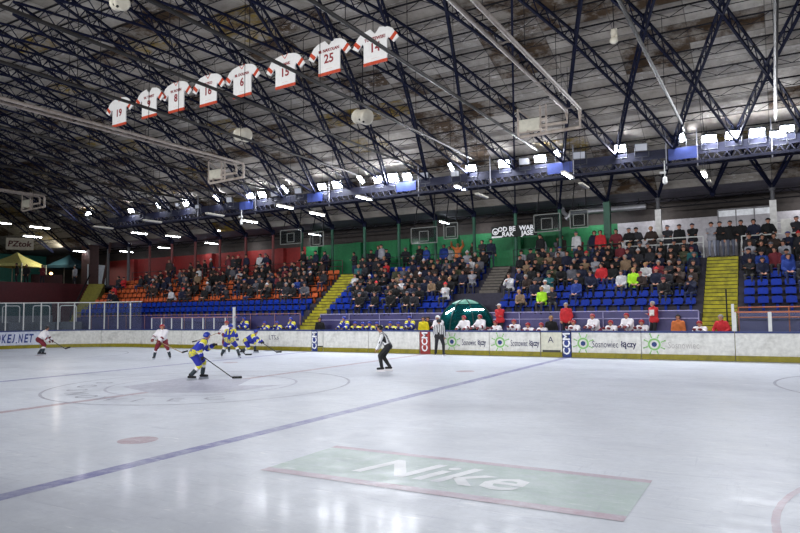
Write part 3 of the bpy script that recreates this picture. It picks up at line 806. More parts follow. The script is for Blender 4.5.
for u, v, y, lab in ((120, 3, -.4, 'pale drum-shaped loudspeaker at the top edge above the jerseys'), (243, 135, 9.5, 'pale drum-shaped loudspeaker with brown stain under the roof, below jersey six'), (363, 117, 9.5, 'pale drum-shaped loudspeaker with two dark holes below jersey fourteen'), (614, 36, 10.2, 'small pale lamp fixture against a brown roof panel')):
    p = at_y(u, v, y); t = thing('ceiling_speaker', lab, 'loudspeaker', tuple(p))
    s_ = .78 if y < 5 else (1.0 if y < 10 else .5)
    if s_ > .6:
        b = MB(); b.tube([(-.38*s_, .1, .1), (-.34*s_, .08, .08), (-.3*s_, .07, .07), (.25*s_, -.07, -.07), (.32*s_, -.08, -.09), (.36*s_, -.09, -.1)], [.30*s_, .33*s_, .28*s_, .36*s_, .35*s_, .28*s_], 20); b.build('drum', horn_white, t, smooth=False)
        b = MB(); b.tube([(-.45*s_, .12, .12), (-.38*s_, .1, .1)], [.2*s_, .31*s_], 16); b.build('rear_collar', offwhite, t)
        for q in ((.02, -.3, -.2), (.2, -.28, -.32)):
            b = MB(); b.ell(V(q)*s_, (.055, .055, .055), 8, 6); b.build('port', black, t)
    else:
        b = MB(); b.box((-.1, -.05, -.25), (.12, .08, .25)); b.ell((0, -.05, -.2), (.16, .1, .14)); b.ell((0, -.05, .1), (.12, .1, .16)); b.build('body', horn_white, t)
    b = MB(); b.bar((0, 0, .2*s_), (0, 0, zr(p.y)-p.z+.2), .03); b.build('hanger', dark_steel, t)

# ------------------------------------------------------------------ banner jerseys
cloth_white = mat('jersey_cloth', (232, 230, 228), .8, var=.06); jersey_red = mat('jersey_red', (196, 70, 40), .7); jersey_ink = mat('jersey_ink', (140, 32, 40), .7)
body_p = [(-.40, -.62), (.40, -.62), (.40, .10), (.44, .2), (.62, -.04), (.80, .10), (.58, .46), (.42, .56), (.16, .62), (.0, .42), (-.16, .62), (-.42, .56), (-.58, .46), (-.80, .10), (-.62, -.04), (-.44, .2), (-.40, .10)]
JS = [('19', 119, 112, 0), ('9', 149, 103, 1), ('8', 176, 97, 0), ('16', 208, 90, 0), ('6', 242, 81, 0), ('15', 285, 71, 0), ('25', 329, 57, 1), ('14', 375, 46, 1)]
NM = ['STOPA', 'M. ZAWAD', 'W. SAROSZ', 'ZAJAC', 'M. SIROTA', 'TOBOREK', 'M. MIGALSKI', 'GRUTOWSKI']
NM = ['', 'W. TWIST', 'W. ROSIN', 'TATKO', 'M. DOLINA', 'SONAK', 'M. NAKOLAN', 'TOCZEWSKI']
for i, (num, u, v, vneck) in enumerate(JS):
    p = at_y(u, v, 7.4); k = 1.3
    t = thing('jersey_banner', ['white hanging jersey banner, leftmost and farthest of the row', 'white hanging jersey banner with dark V neck, second from the left', 'white hanging jersey banner with numeral eight, third from the left', 'white hanging jersey banner, fourth from the left', 'white hanging jersey banner with numeral six near the middle of the row', 'white hanging jersey banner with pipe across its shoulder, third from the right', 'white V-neck jersey banner with numeral twenty-five, second from the right', 'largest white jersey banner at the right end, crossed by a conduit'][i], 'banner', tuple(p), R(-4))
    pl = list(body_p)
    if not vneck: pl[9] = (0, .6)
    b = MB(); b.prism([(x*k*1.12, z*k*.92) for x, z in pl], (0, 0, 0), (1, 0, 0), (0, 0, 1), (0, .05, 0)); b.build('cloth', cloth_white, t)
    b = MB(); b.prism([(x*k*1.12, z*k*.92) for x, z in ((-.405, -.63), (.405, -.63), (.405, -.53), (-.405, -.53))], (0, -.006, 0), (1, 0, 0), (0, 0, 1), (0, .062, 0)); b.build('hem_stripe', jersey_red, t)
    for s in (-1, 1):
        q = [(.50*s, .12), (.58*s, .02), (.75*s, .22), (.68*s, .32)]
        b = MB(); b.prism([(x*k*1.12, z*k*.92) for x, z in q], (0, -.006, 0), (1, 0, 0), (0, 0, 1), (0, .062, 0)); b.build('sleeve_stripe', jersey_red, t)
    if not vneck:
        b = MB()
        for s in (-1, 1): b.bar((s*.13*k, -.01, .58*k), (0, -.01, .42*k), .02)
        b.build('collar', jersey_red, t)
    text('number', num, .54, jersey_ink, t, (0, -.012, -.08), (PI/2, 0, 0), bold=.012)
    if NM[i]: text('name_lettering', NM[i], .185, jersey_ink, t, (0, -.012, .30), (PI/2, 0, 0), bold=.005)
    text('small_lettering', '- - - - - -', .1, jersey_red, t, (0, -.012, -.5), (PI/2, 0, 0))
    for s in (-1, 1):
        b = MB(); b.bar((s*.5, .02, .7), (s*.4, .02, zr(7.4)-p.z+.1), .012); b.build('cord', black, t)

# ------------------------------------------------------------------ backboards, banner, duct, sign
bb_frame = mat('backboard_frame', (120, 122, 118), .6); bb_glass = glass_mat('backboard_glass', (30, 34, 34), .4)
for x, y, z, w, lab in ((-13.0, 20.2, 7.35, 1.8, 'wide framed backboard hanging before the red wall'), (-11.1, 20.6, 7.1, 1.1, 'small framed backboard hanging by the dark green column'),
                        (-2.75, 20.2, 6.75, 1.75, 'wide framed backboard hanging before the green wall, left of raised arms'), (-1.15, 20.6, 6.95, .9, 'small framed backboard next to the bright green wall patch'),
                        (4.85, 20.2, 6.92, 1.45, 'wide framed backboard hanging right of the black banner'), (6.5, 20.6, 7.05, .95, 'small framed backboard hanging before bright green wall, left of thick column')):
    t = thing('hanging_backboard', lab, 'backboard', (x, y, z)); h = .95
    b = MB()
    for a, c in (((-w/2, -h/2), (w/2, -h/2)), ((-w/2, h/2), (w/2, h/2)), ((-w/2, -h/2), (-w/2, h/2)), ((w/2, -h/2), (w/2, h/2))): b.bar((a[0], 0, a[1]), (c[0], 0, c[1]), .045)
    b.build('frame', bb_frame, t)
    b = MB(); b.box((-w/2, .0, -h/2), (w/2, .03, h/2)); b.build('pane', bb_glass, t)
    b = MB(); q = .3
    for a, c in (((-q, -q-.05), (q, -q-.05)), ((-q, q-.05), (q, q-.05)), ((-q, -q-.05), (-q, q-.05)), ((q, -q-.05), (q, q-.05))): b.bar((a[0], -.02, a[1]), (c[0], -.02, c[1]), .035)
    b.build('target_square', bb_frame, t)
    b = MB()
    for s in (-1, 1): b.bar((s*w*.4, .05, h/2), (s*w*.3, .5, zr(y)-z+.2), .045)
    b.build('hanger', dark_steel, t)
t = thing('cloth_banner', 'black banner with white capital letters and round emblem before the green wall', 'banner', (2.3, 22.0, 6.83))
b = MB(); b.box((-1.42, 0, -.34), (1.42, .02, .34)); b.build('cloth', mat('banner_black', (24, 28, 28), .8), t)
for s_, x, z in (('OD BE', -.45, .14), ('WAR', .78, .14), ('RAK', -.38, -.17), ('JASE', .82, -.17)):
    text('lettering', s_, .38, letter_white, t, (x, -.008, z), (PI/2, 0, 0), bold=.012)
b = MB()
for i in range(20):
    a, c = 2*PI*i/20, 2*PI*(i+1)/20
    b.quad(*((-1.16+q*math.cos(w), -.006, .04+q*math.sin(w)) for q, w in ((.15, a), (.21, a), (.21, c), (.15, c))))
b.quad((-1.28, -.006, .06), (-1.04, -.006, .06), (-1.08, -.006, -.05), (-1.16, -.006, -.1), (-1.24, -.006, -.05))
b.build('emblem', letter_white, t)
b = MB(); b.box((-1.4, -.004, -.335), (-.75, -.002, -.24)); b.build('white_strip', letter_white, t)
b = MB(); 
for x in (-1.35, 1.35): b.bar((x, .01, .3), (x, .2, 1.68), .012)
b.build('cord', black, t)
duct = mat('silver_duct', (186, 186, 190), .35, .7)
t = thing('ceiling_duct', 'silver ventilation duct below the aisle roof above the green wall', 'duct', (6.0, 24.2, 7.95))
b = MB(); b.tube([(-1.2, 0, -.35), (-.9, 0, -.1), (-.6, 0, 0), (3.4, 0, 0)], .16, 12); b.build('pipe', duct, t)
b = MB(); b.tube([(-1.3, -.4, .3), (-1.25, -.2, 0), (-1.0, 0, -.25)], .12, 10); b.build('elbow', duct, t)
b = MB()
for x in (-.4, 1.2, 3): b.bar((x, 0, .1), (x, 0, .5), .03)
b.build('hanger', dark_steel, t)
t = thing('hanging_sign', 'white advertising board with dark red letters above the food tents', 'sign', (-40.0, 17.4, 8.3), R(60))
b = MB(); b.box((-1.02, 0, -.5), (1.02, .06, .5)); b.build('board', mat('sign_board', (176, 168, 150), .6), t)
text('lettering', 'PZtok', .68, mat('sign_ink', (74, 24, 24), .6), t, (-.05, -.012, -.02), (PI/2, 0, 0), bold=.02, shear=.15)
b = MB()
for x in (-.9, .9): b.bar((x, .03, .5), (x, .03, 2.0), .03)
b.build('hanger', dark_steel, t)
# wifi-like small cameras on poles hung from the gantry
for u, v, y, lab in ((665, 180, 18.3, 'white pole camera hanging below the gantry above the white-wall crowd'), (241.5, 222, 18.3, 'white pole camera hanging below the gantry over the orange seats'), (60.5, 214, 18.3, 'small pale camera hanging under the dark roof at left')):
    p = at_y(u, v, y); t = thing('hanging_camera', lab, 'camera', tuple(p))
    b = MB(); b.bar((0, 0, 0), (0, 0, 9.0-p.z+.2 if p.z < 9 else .8), .05); b.build('pole', white_paint, t)
    b = MB(); b.cap((0, 0, -.12), (0, 0, .05), .11); b.build('head', white_paint, t)
    b = MB(); b.box((-.22, -.06, .3), (.06, .06, .4)); b.build('arm', white_paint, t)

# ------------------------------------------------------------------ food tents at the left end
tent_y = mat('tent_yellow', (206, 200, 128), .8); tent_t = mat('tent_teal', (28, 62, 74), .8)
def tent(x, y, s, m_, label):
    t = thing('market_tent', label, 'tent', (x, y, 4.85), R(25))
    b = MB(); e = s/2; n = [(-e, -e), (e, -e), (e, e), (-e, e)]
    for i in range(4):
        a, c = n[i], n[(i+1) % 4]
        b.quad((a[0], a[1], 2.0), (c[0], c[1], 2.0), (c[0]*.25, c[1]*.25, 2.75), (a[0]*.25, a[1]*.25, 2.75))
        b.quad((a[0]*.25, a[1]*.25, 2.75), (c[0]*.25, c[1]*.25, 2.75), (0, 0, 3.1))
        b.quad((a[0], a[1], 1.75), (c[0], c[1], 1.75), (c[0], c[1], 2.0), (a[0], a[1], 2.0))
    b.build('canopy', m_, t)
    for q in n:
        b = MB(); b.bar((q[0], q[1], 0), (q[0], q[1], 2.0), .06); b.build('leg', offwhite, t)
tent(-43.8, 19.4, 3.0, tent_y, 'lit yellowish pop-up tent on the end terrace under the white sign')
tent(-42.3, 23.5, 2.8, tent_t, 'dark teal pop-up tent on the end terrace, right of the yellowish tent')
tent(-45.5, 14.6, 3.0, tent_y, 'pale pop-up tent at the left picture edge beside the yellowish tent')
b = MB(); b.box((-1.2, -.35, 0), (1.2, .35, 1.0)); o = b.build('stall_counter', mat('counter', (70, 40, 40), .6), loc=(-41.2, 20.6, 4.85)); tag(o, 'dark stall counter under the dark teal tent', 'counter'); o.rotation_euler.z = R(70)
b = MB(); b.ell((0, 0, 0), (.12, .12, .12)); o = b.build('lamp_globe', mat('warm_globe', (255, 220, 160), .4, emit=(255, 190, 110), estr=12), loc=(-41.2, 21.0, 5.97)); tag(o, 'warm glowing lamp on the stall counter', 'lamp')
area('stall_lamp', (-42.5, 22.6, 6.6), (-40, 22, 5), .4, 70, (1, .9, .8))
b = MB(); b.box((-.05, -.9, 0), (.05, .9, 1.9)); o = b.build('standing_banner', mat('standing_banner', (190, 200, 205), .7), loc=(-38.0, 23.3, 4.85)); tag(o, 'pale standing banner right of the dark teal tent', 'banner')
b = MB(); b.box((-45, -8, -.05), (-44.7, 16, .05))

# ------------------------------------------------------------------ green shelter beside the visiting bench
sh_green = glass_mat('shelter_green', (10, 58, 60), .95); sh_crown = mat('shelter_crown', (96, 150, 134), .35)
t = thing('bench_shelter', 'domed dark green shelter with pale crown behind the visiting bench', 'shelter', (1.6, 16.35, 1.0))
def dome(a0, a1, e0, e1, rx, ry, rz, th, m_, nm):
    b = MB(); na, ne = 24, 8; vs = []
    for sft in (1, 1-th):
        for i in range(na+1):
            for j in range(ne+1):
                a, e = R(a0+(a1-a0)*i/na), R(e0+(e1-e0)*j/ne)
                vs.append((rx*sft*math.cos(e)*math.cos(a), ry*sft*math.cos(e)*math.sin(a), rz*sft*math.sin(e)))
    o_ = (na+1)*(ne+1); fs = []
    q = lambda i, j: i*(ne+1)+j
    for i in range(na):
        for j in range(ne):
            f = (q(i, j), q(i+1, j), q(i+1, j+1), q(i, j+1)); fs += [f, tuple(o_+k for k in reversed(f))]
    for i in range(na): fs += [(q(i, 0), o_+q(i, 0), o_+q(i+1, 0), q(i+1, 0)), (q(i, ne), q(i+1, ne), o_+q(i+1, ne), o_+q(i, ne))]
    for j in range(ne): fs += [(q(0, j), q(0, j+1), o_+q(0, j+1), o_+q(0, j)), (q(na, j), o_+q(na, j), o_+q(na, j+1), q(na, j+1))]
    b._add(vs, fs); b.build(nm, m_, t, True)
dome(180, 360, 0, 62, 1.6, .55, 1.72, .03, sh_green, 'shell')
dome(180, 360, 62, 88, 1.6, .55, 1.76, .03, sh_crown, 'crown')
b = MB()
for a in (180, 245, 295, 360):
    b.tube([(1.62*math.cos(R(e))*math.cos(R(a)), .56*math.cos(R(e))*math.sin(R(a)), 1.75*math.sin(R(e))) for e in range(0, 91, 10)], .035, 6)
b.build('rib', mat('shelter_rib', (16, 44, 44), .5), t)
for x0, x1, z0, z1 in ((-.95, -.45, 1.02, 1.3), (.15, 1.1, 1.2, 1.22)):
    ya = -.58*math.sqrt(max(0, 1-(x0/1.6)**2-(z0/1.75)**2))-.08; yb = -.58*math.sqrt(max(0, 1-(x1/1.6)**2-(z1/1.75)**2))-.08
    b = MB(); b.tube([(x0, ya, z0), (x1, yb, z1)], .026, 8); b.build('strip_reflection', tube_on, t)  # reflections of fluorescent tubes on the shell, built as glowing strips
# ------------------------------------------------------------------ people
skin = mat('skin', (172, 122, 100), .6, var=.06, scale=20)
eye_m = mat('eye', (40, 32, 30), .4); lip_m = mat('lip', (160, 92, 84), .5)
cloth_obj = mat('cloth', (128, 128, 128), .85, var=.2, scale=9, objcol=True)
shoe_m = mat('shoe', (34, 32, 34), .6)
hair_obj = mat('hair', (60, 44, 32), .8, var=.3, scale=30, objcol=True)

def ik(a, t, l1, l2, pole):
    a, t = V(a), V(t); d = t-a; L = d.length
    if L > (l1+l2)*.995: t = a+d*((l1+l2)*.995/L); d = t-a; L = d.length
    k = (l1*l1-l2*l2+L*L)/(2*L); h = math.sqrt(max(l1*l1-k*k, 0)); u = d/L
    p = V(pole); p = (p-u*p.dot(u)).normalized()
    return a+u*k+p*h, t

class Fig:
    """joints of a figure that faces -Y; left is +X"""
    def __init__(s, pel=(0, 0, .95), lean=.05, side=0, twist=0, hands=((.25, -.05, .85), (-.25, -.05, .85)), feet=((.11, 0, .09), (-.11, 0, .09)),
                 look=(0, -1, 0), knee=None, elbow=None, toes=None, build=1, nod=.0):
        s.pel = V(pel); s.b = build
        d = V((math.sin(side), -math.sin(lean)*math.cos(side), math.cos(lean)*math.cos(side))).normalized(); s.sp = d
        ax = V((math.cos(twist), math.sin(twist), 0)); ax = (ax-d*ax.dot(d)).normalized()
        s.ax = ax; s.fw = d.cross(ax)*-1
        if s.fw.y > 0 and abs(twist) < 1.2: s.fw = -s.fw
        s.neck = s.pel+d*.53; s.sh = [s.pel+d*.47+ax*.175*q for q in (1, -1)]
        hax = V((math.cos(twist*.4), math.sin(twist*.4), 0)); s.hip = [s.pel+hax*.095*q for q in (1, -1)]
        lk = V(look).normalized(); up = (d*.5+V((0, 0, 1))).normalized()
        s.head = s.neck+(up*.17+lk*.03); s.lk = (lk-up*lk.dot(up)).normalized(); s.hup = up; s.hx = s.lk.cross(up)
        s.el, s.wr, s.kn, s.an, s.toe = [], [], [], [], []
        for i in (0, 1):
            q = 1 if i == 0 else -1
            e, w = ik(s.sh[i], hands[i], .29, .26, (q*elbow[0], elbow[1], elbow[2]) if elbow else (q*.7, .6, -.6)); s.el.append(e); s.wr.append(w)
            k, a = ik(s.hip[i], feet[i], .44, .43, knee[i] if knee else (q*.15, -1, .2)); s.kn.append(k); s.an.append(a)
            s.toe.append(V(toes[i]).normalized() if toes else V((q*.25, -1, 0)).normalized())
    def prims(s):
        """(zone, a, b, ra, rb)"""
        P = []; d, ax, fw = s.sp, s.ax, s.fw; k = s.b
        P += [('pelvis', s.hip[0], s.hip[1], .118*k, .118*k), ('pelvis', s.pel+d*.02, s.pel+d*.12, .125*k, .12*k)]
        for q in (1, -1):
            P += [('torso', s.pel+d*.1+ax*.05*q, s.pel+d*.36+ax*.075*q, .105*k, .115*k), ('torso', s.pel+d*.42+ax*.07*q, s.pel+d*.46+ax*.13*q, .095*k, .075*k)]
        P += [('torso', s.pel+d*.25+fw*.03, s.pel+d*.38+fw*.04, .10*k, .10*k)]
        P += [('neck', s.pel+d*.44, s.head-s.hup*.06, .062, .054)]
        H = s.head
        P += [('head', H+s.hup*.035-s.lk*.015, H+s.hup*.035+s.lk*.012, .093, .088), ('head', H-s.hup*.03+s.lk*.01, H-s.hup*.075+s.lk*.035, .072, .048),
              ('head', H-s.hup*.0+s.lk*.095, H-s.hup*.022+s.lk*.112, .012, .016)]
        for q in (1, -1): P += [('head', H+s.hx*.085*q+s.hup*.012, H+s.hx*.09*q-s.hup*.02, .02, .016)]
        for i in (0, 1):
            P += [('arm', s.sh[i], s.el[i], .062*k, .048*k), ('fore', s.el[i], s.wr[i], .047*k, .034)]
            f = (s.wr[i]-s.el[i]).normalized(); q = 1 if i == 0 else -1
            sd = f.cross(V((0, 0, 1))); sd = sd.normalized() if sd.length > .1 else V((1, 0, 0)); nn = sd.cross(f)
            P += [('hand', s.wr[i]+f*.015-sd*.018, s.wr[i]+f*.075-sd*.024, .023, .02), ('hand', s.wr[i]+f*.015+sd*.018, s.wr[i]+f*.075+sd*.024, .023, .02)]
            for j, ln in enumerate((.075, .085, .08, .062)):
                c = s.wr[i]+f*.08+sd*((j-1.5)*.024); k1 = c+f*ln*.5+sd*((j-1.5)*.005)
                P += [('hand', c, k1, .0105, .01), ('hand', k1, k1+f*ln*.42-nn*.018, .01, .0085)]
            th = s.wr[i]+f*.02-sd*.03*q
            P += [('hand', th, th+f*.035-sd*.032*q, .0135, .011), ('hand', th+f*.035-sd*.032*q, th+f*.068-sd*.036*q, .011, .009)]
            P += [('thigh', s.hip[i], s.kn[i], .092*k, .06*k), ('shin', s.kn[i], s.an[i], .06*k, .043)]
            t = s.toe[i]; a = s.an[i]
            P += [('foot', a-t*.045-V((0, 0, .04)), a+t*.15-V((0, 0, .052)), .042, .036)]
        return P

def shell(prims, name, mats, zone_mat, voxel, inflate=0, smooth=2, decimate=None):
    """one continuous surface round all the given limbs; zone_mat(zone, prim index, t along) -> material slot"""
    b = MB()
    for z, a, c, r0, r1 in prims: b.cap(a, c, r0+inflate, r1+inflate, 10, 4)
    me = b.mesh('tmp', mats[0]); o = bpy.data.objects.new('tmp', me); col.objects.link(o)
    q = o.modifiers.new('r', 'REMESH'); q.mode = 'VOXEL'; q.voxel_size = voxel
    if smooth: w = o.modifiers.new('s', 'SMOOTH'); w.iterations = smooth; w.factor = .5
    if decimate: w = o.modifiers.new('d', 'DECIMATE'); w.ratio = decimate
    dg = bpy.context.evaluated_depsgraph_get(); dg.update()
    out = bpy.data.meshes.new_from_object(o.evaluated_get(dg)); out.name = name
    bpy.data.objects.remove(o); bpy.data.meshes.remove(me)
    out.materials.clear()
    for q in mats: out.materials.append(q)
    n = len(out.polygons)
    if len(mats) > 1:
        cen = np.empty(n*3, dtype=np.float32); out.polygons.foreach_get('center', cen); cen = cen.reshape(-1, 3)
        best = np.full(n, 1e9); idx = np.zeros(n, int); tt = np.zeros(n)
        for i, (z, a, c, r0, r1) in enumerate(prims):
            a_, c_ = np.array(a), np.array(c); d = c_-a_; L = max(d@d, 1e-9)
            t = np.clip((cen-a_)@d/L, 0, 1); dist = np.linalg.norm(cen-(a_+t[:, None]*d), axis=1)-(r0+(r1-r0)*t)-inflate
            m_ = dist < best; best[m_] = dist[m_]; idx[m_] = i; tt[m_] = t[m_]
        mi = [zone_mat(prims[i][0], i, t) for i, t in zip(idx, tt)]
        out.polygons.foreach_set('material_index', mi)
    out.polygons.foreach_set('use_smooth', [True]*n); out.update()
    return out

def face_marks(f):
    """eyes and mouth as small shapes set in the face"""
    b = MB()
    for q in (1, -1):
        c = f.head+f.hx*.033*q+f.hup*.022+f.lk*.085; b.cur = 0; b.ell(c, (.011, .011, .008), 8, 5)
    b.cur = 1; c = f.head-f.hup*.055+f.lk*.083; b.cap(c-f.hx*.02, c+f.hx*.02, .008, .008, 6, 3)
    return b

def cap_shape(f, grow=.012, low=.0, brim=False, kind='hat'):
    """hair or a hat: part of an ellipsoid over the skull"""
    b = MB(); H = f.head+f.hup*.035; n, m_ = 14, 7; vs = []
    for j in range(m_+1):
        for i in range(n):
            a = 2*PI*i/n; front = math.cos(a)     # 1 = face side
            lo = (low if front > .35 else (-.75 if kind == 'hair' else low-.15)) if kind != 'helmet' else (low if front > .3 else -.55)
            t = lo+(PI/2-lo)*j/m_
            d = (f.lk*math.cos(a)+f.hx*math.sin(a))*math.cos(t)+f.hup*math.sin(t)
            vs.append(H-f.lk*.004+d*(.098+grow))
    fs = [(j*n+i, j*n+(i+1) % n, (j+1)*n+(i+1) % n, (j+1)*n+i) for j in range(m_) for i in range(n)]
    fs.append(tuple(range(n-1, -1, -1)))
    b._add(vs, fs)
    if brim:
        c = H+f.lk*.10+f.hup*.035; b.ell(c+f.lk*.03, (.075, .075, .012), 10, 4)
    if kind == 'bobble': b.ell(H+f.hup*.125, (.035, .035, .035), 8, 6)
    return b

def spectator_template(name, fig, trousers=True):
    P = fig.prims()
    zm = {'pelvis': 1, 'thigh': 1, 'shin': 1, 'foot': 2, 'torso': 1, 'arm': 1, 'fore': 1}
    body = shell(P, name+'_body', [skin, cloth_obj, shoe_m], lambda z, i, t: zm.get(z, 0), .0125, 0, 1, .22)
    fb = face_marks(fig); me2 = fb.mesh('f', [eye_m, lip_m])
    JP = [(z, a, c, r0+(.01 if z == 'arm' else 0), r1) for z, a, c, r0, r1 in P if z in ('torso', 'arm', 'fore') or z == 'pelvis']
    JP.append(('torso', fig.pel+fig.sp*.44, fig.neck+fig.sp*.02, .075, .07))
    JP = [(z, a, (c if z != 'fore' else a.lerp(c, .92)), r0, r1) for z, a, c, r0, r1 in JP]
    jacket = shell(JP, name+'_jacket', [cloth_obj], None, .025, .024, 1, .5)
    hats = [cap_shape(fig, .012, .25, False, 'hair').mesh('hair', hair_obj, True), cap_shape(fig, .018, .12, False, 'hat').mesh('hat', cloth_obj, True),
            cap_shape(fig, .016, .3, True, 'hat').mesh('cap', cloth_obj, True), cap_shape(fig, .02, .1, False, 'bobble').mesh('bobble', cloth_obj, True)]
    return dict(body=body, face=me2, jacket=jacket, hats=hats)

SEAT_Z = .43
def seated(**k):
    d = dict(pel=(0, .04, SEAT_Z+.11), lean=.08, feet=((.12, -.36, .09), (-.12, -.36, .09)), hands=((.10, -.24, .62), (-.10, -.24, .62)), build=1.08); d.update(k); return Fig(**d)
def standing(**k):
    d = dict(pel=(0, 0, .94), lean=.04, feet=((.12, 0, .09), (-.12, .02, .09)), hands=((.27, -.08, .80), (-.27, -.08, .80)), build=1.08); d.update(k); return Fig(**d)
TS = [spectator_template('sit_lap', seated()),
      spectator_template('sit_lean', seated(lean=.55, hands=((.06, -.42, .62), (-.06, -.42, .60)))),
      spectator_template('sit_arms_folded', seated(lean=.0, hands=((-.12, -.22, .86), (.12, -.22, .83)), look=(.25, -1, 0))),
      spectator_template('sit_turned', seated(lean=.15, twist=.35, look=(-.6, -1, 0), hands=((.16, -.26, .60), (-.2, -.18, .60)))),
      spectator_template('sit_clap', seated(lean=.12, hands=((.05, -.34, .95), (-.05, -.34, .93)), look=(-.2, -1, 0)))]
TT = [spectator_template('stand_sides', standing()),
      spectator_template('stand_folded', standing(hands=((-.12, -.2, 1.2), (.12, -.2, 1.16)), look=(-.3, -1, 0))),
      spectator_template('stand_rail', standing(lean=.18, hands=((.24, -.34, 1.06), (-.24, -.34, 1.06)))),
      spectator_template('stand_pockets', standing(hands=((.2, -.13, .92), (-.2, -.13, .92)), look=(.2, -1, -.05))),
      spectator_template('stand_raised', standing(hands=((.34, -.2, 1.85), (-.36, -.25, 1.80))))]

PAL = {'black': (17, 17, 20), 'dark navy': (20, 25, 48), 'charcoal': (38, 38, 44), 'dark brown': (48, 36, 32), 'grey': (84, 84, 92), 'light grey': (140, 140, 148), 'blue': (34, 58, 132),
       'maroon': (104, 36, 44), 'red': (186, 40, 46), 'white': (186, 185, 188), 'tan': (126, 104, 82), 'olive': (62, 64, 46), 'teal': (34, 92, 96), 'lime': (160, 214, 40), 'orange': (196, 110, 60), 'purple': (92, 66, 130)}
HAIR = {'brown': (66, 48, 36), 'dark': (32, 26, 24), 'grey': (140, 136, 132), 'fair': (150, 118, 78)}
def lin4(c): return (*lin(c), 1)
nspec = 0
def spectator(T, loc, rz, jc, hat, label, trouser=(34, 36, 46), scale=1.0, group=None, cat='person'):
    """hat: ('hair', colour name) or ('hat'/'cap'/'bobble', colour name)"""
    global nspec; nspec += 1
    r = thing('person', label, cat, loc, rz, group); r.scale = (scale,)*3
    o = link('body', T['body'], r); o.color = lin4(trouser)
    f = link('face', T['face'], o)
    j = link('jacket', T['jacket'], r); j.color = lin4(PAL[jc])
    k = {'hair': 0, 'hat': 1, 'cap': 2, 'bobble': 3}[hat[0]]
    h = link('hair' if k == 0 else ('cap' if k == 2 else 'hat'), T['hats'][k], r); h.color = lin4(HAIR[hat[1]] if k == 0 else PAL[hat[1]])
    return r

# ------------------------------------------------------------------ seats and the seated crowd
seat_blue = mat('seat_blue', (14, 48, 146), .55, var=.08, spec=.15); seat_orange = mat('seat_orange', (186, 92, 54), .55, var=.08, spec=.15); seat_white = mat('seat_white', (206, 210, 222), .4)
def seat_mb():
    b = MB()
    # dished pan, raked low back with rolled top, bracket
    b.prism([(-.2, .0), (.2, .0), (.2, .035), (.12, .02), (-.12, .02), (-.2, .035)], (0, -.2, .40), (1, 0, 0), (0, 0, 1), (0, .38, 0))
    b.prism([(-.2, 0), (.2, 0), (.205, .22), (.16, .27), (-.16, .27), (-.205, .22)], (0, .17, .40), (1, 0, 0), (0, .18, 1), (0, .03, 0))
    b.bar((-.19, -.2, .41), (.19, -.2, .41), .035); b.bar((-.17, .24, .67), (.17, .24, .67), .03)
    b.box((-.05, .1, 0.0), (.05, .2, .40))
    return b
SEAT = {'blue': seat_mb().mesh('seat_blue', seat_blue), 'orange': seat_mb().mesh('seat_orange', seat_orange), 'white': seat_mb().mesh('seat_white', seat_white)}
PITCH = .52
def block_of(x, k):
    """(side phrase, ordinal place from the stairs) or None where there is no seat"""
    if x > 14.3: return 'right of tall yellow stairs', int((x-14.3)/PITCH)+1
    if x < -9.3: return 'left of middle yellow stairs', int((-9.3-x)/PITCH)+1
    if 12.75 > x > 12.5 or 14.3 >= x > 12.5 or -9.3 <= x < -7.6: return None
    if x > 2.75: return 'left of tall yellow stairs', int((12.5-x)/PITCH)+1
    if x < (.1 if k < 3 else 1.3): return 'right of middle yellow stairs', int((x+7.6)/PITCH)+1
    return None
ROWN = ['front row', 'second row', 'third row', 'fourth row', 'fifth row', 'sixth row', 'back row']
def density(k, x, u):
    if x < -9:
        if k < 2: return .06 if u > 285 else 0
        if u < 150: return .14
        if u < 240: return [0, 0, .3, .4, .45, .5, .55][k]
        return [0, 0, .35, .6, .8, .8, .6][k]
    if x < 1.5:
        if u > 385 and u < 445: return [.3, .75, .85, .9, .85, .55, .2][k]
        if u > 440: return [.2, .5, .7, .85, .9, .85, .6][k]
        if u < 350: return [.05, .35, .5, .15, .2, .3, .4][k]
        return [.25, .4, .6, .75, .75, .7, .6][k]
    if x < 12.7: return [.08, .3, .55, .8, .88, .9, .8][k] if u < 600 else [.06, .16, .5, .85, .92, .92, .8][k]
    return [0, .0, .35, .85, .95, .95, .9][k]
def pick(r, tbl):
    t = r.random()*sum(tbl.values())
    for k, w in tbl.items():
        t -= w
        if t <= 0: return k
    return k
JW = {'black': 42, 'dark navy': 20, 'charcoal': 15, 'dark brown': 7, 'grey': 5, 'light grey': 2.5, 'blue': 3, 'maroon': 3, 'red': 1, 'white': 3, 'tan': 2.5, 'olive': 2, 'teal': 1}
HW = {('hair', 'brown'): 6, ('hair', 'dark'): 9, ('hair', 'grey'): 3, ('hair', 'fair'): 2, ('hat', 'black'): 8, ('hat', 'grey'): 3, ('hat', 'dark navy'): 4, ('cap', 'black'): 4, ('cap', 'blue'): 1, ('bobble', 'white'): 1, ('bobble', 'red'): 1, ('hat', 'maroon'): 1}
seats = []
def hatphrase(h):
    return {'hair': '%s hair' % h[1], 'hat': '%s hat' % h[1], 'cap': '%s cap' % h[1], 'bobble': '%s bobble hat' % h[1]}[h[0]]
SPECIAL = []
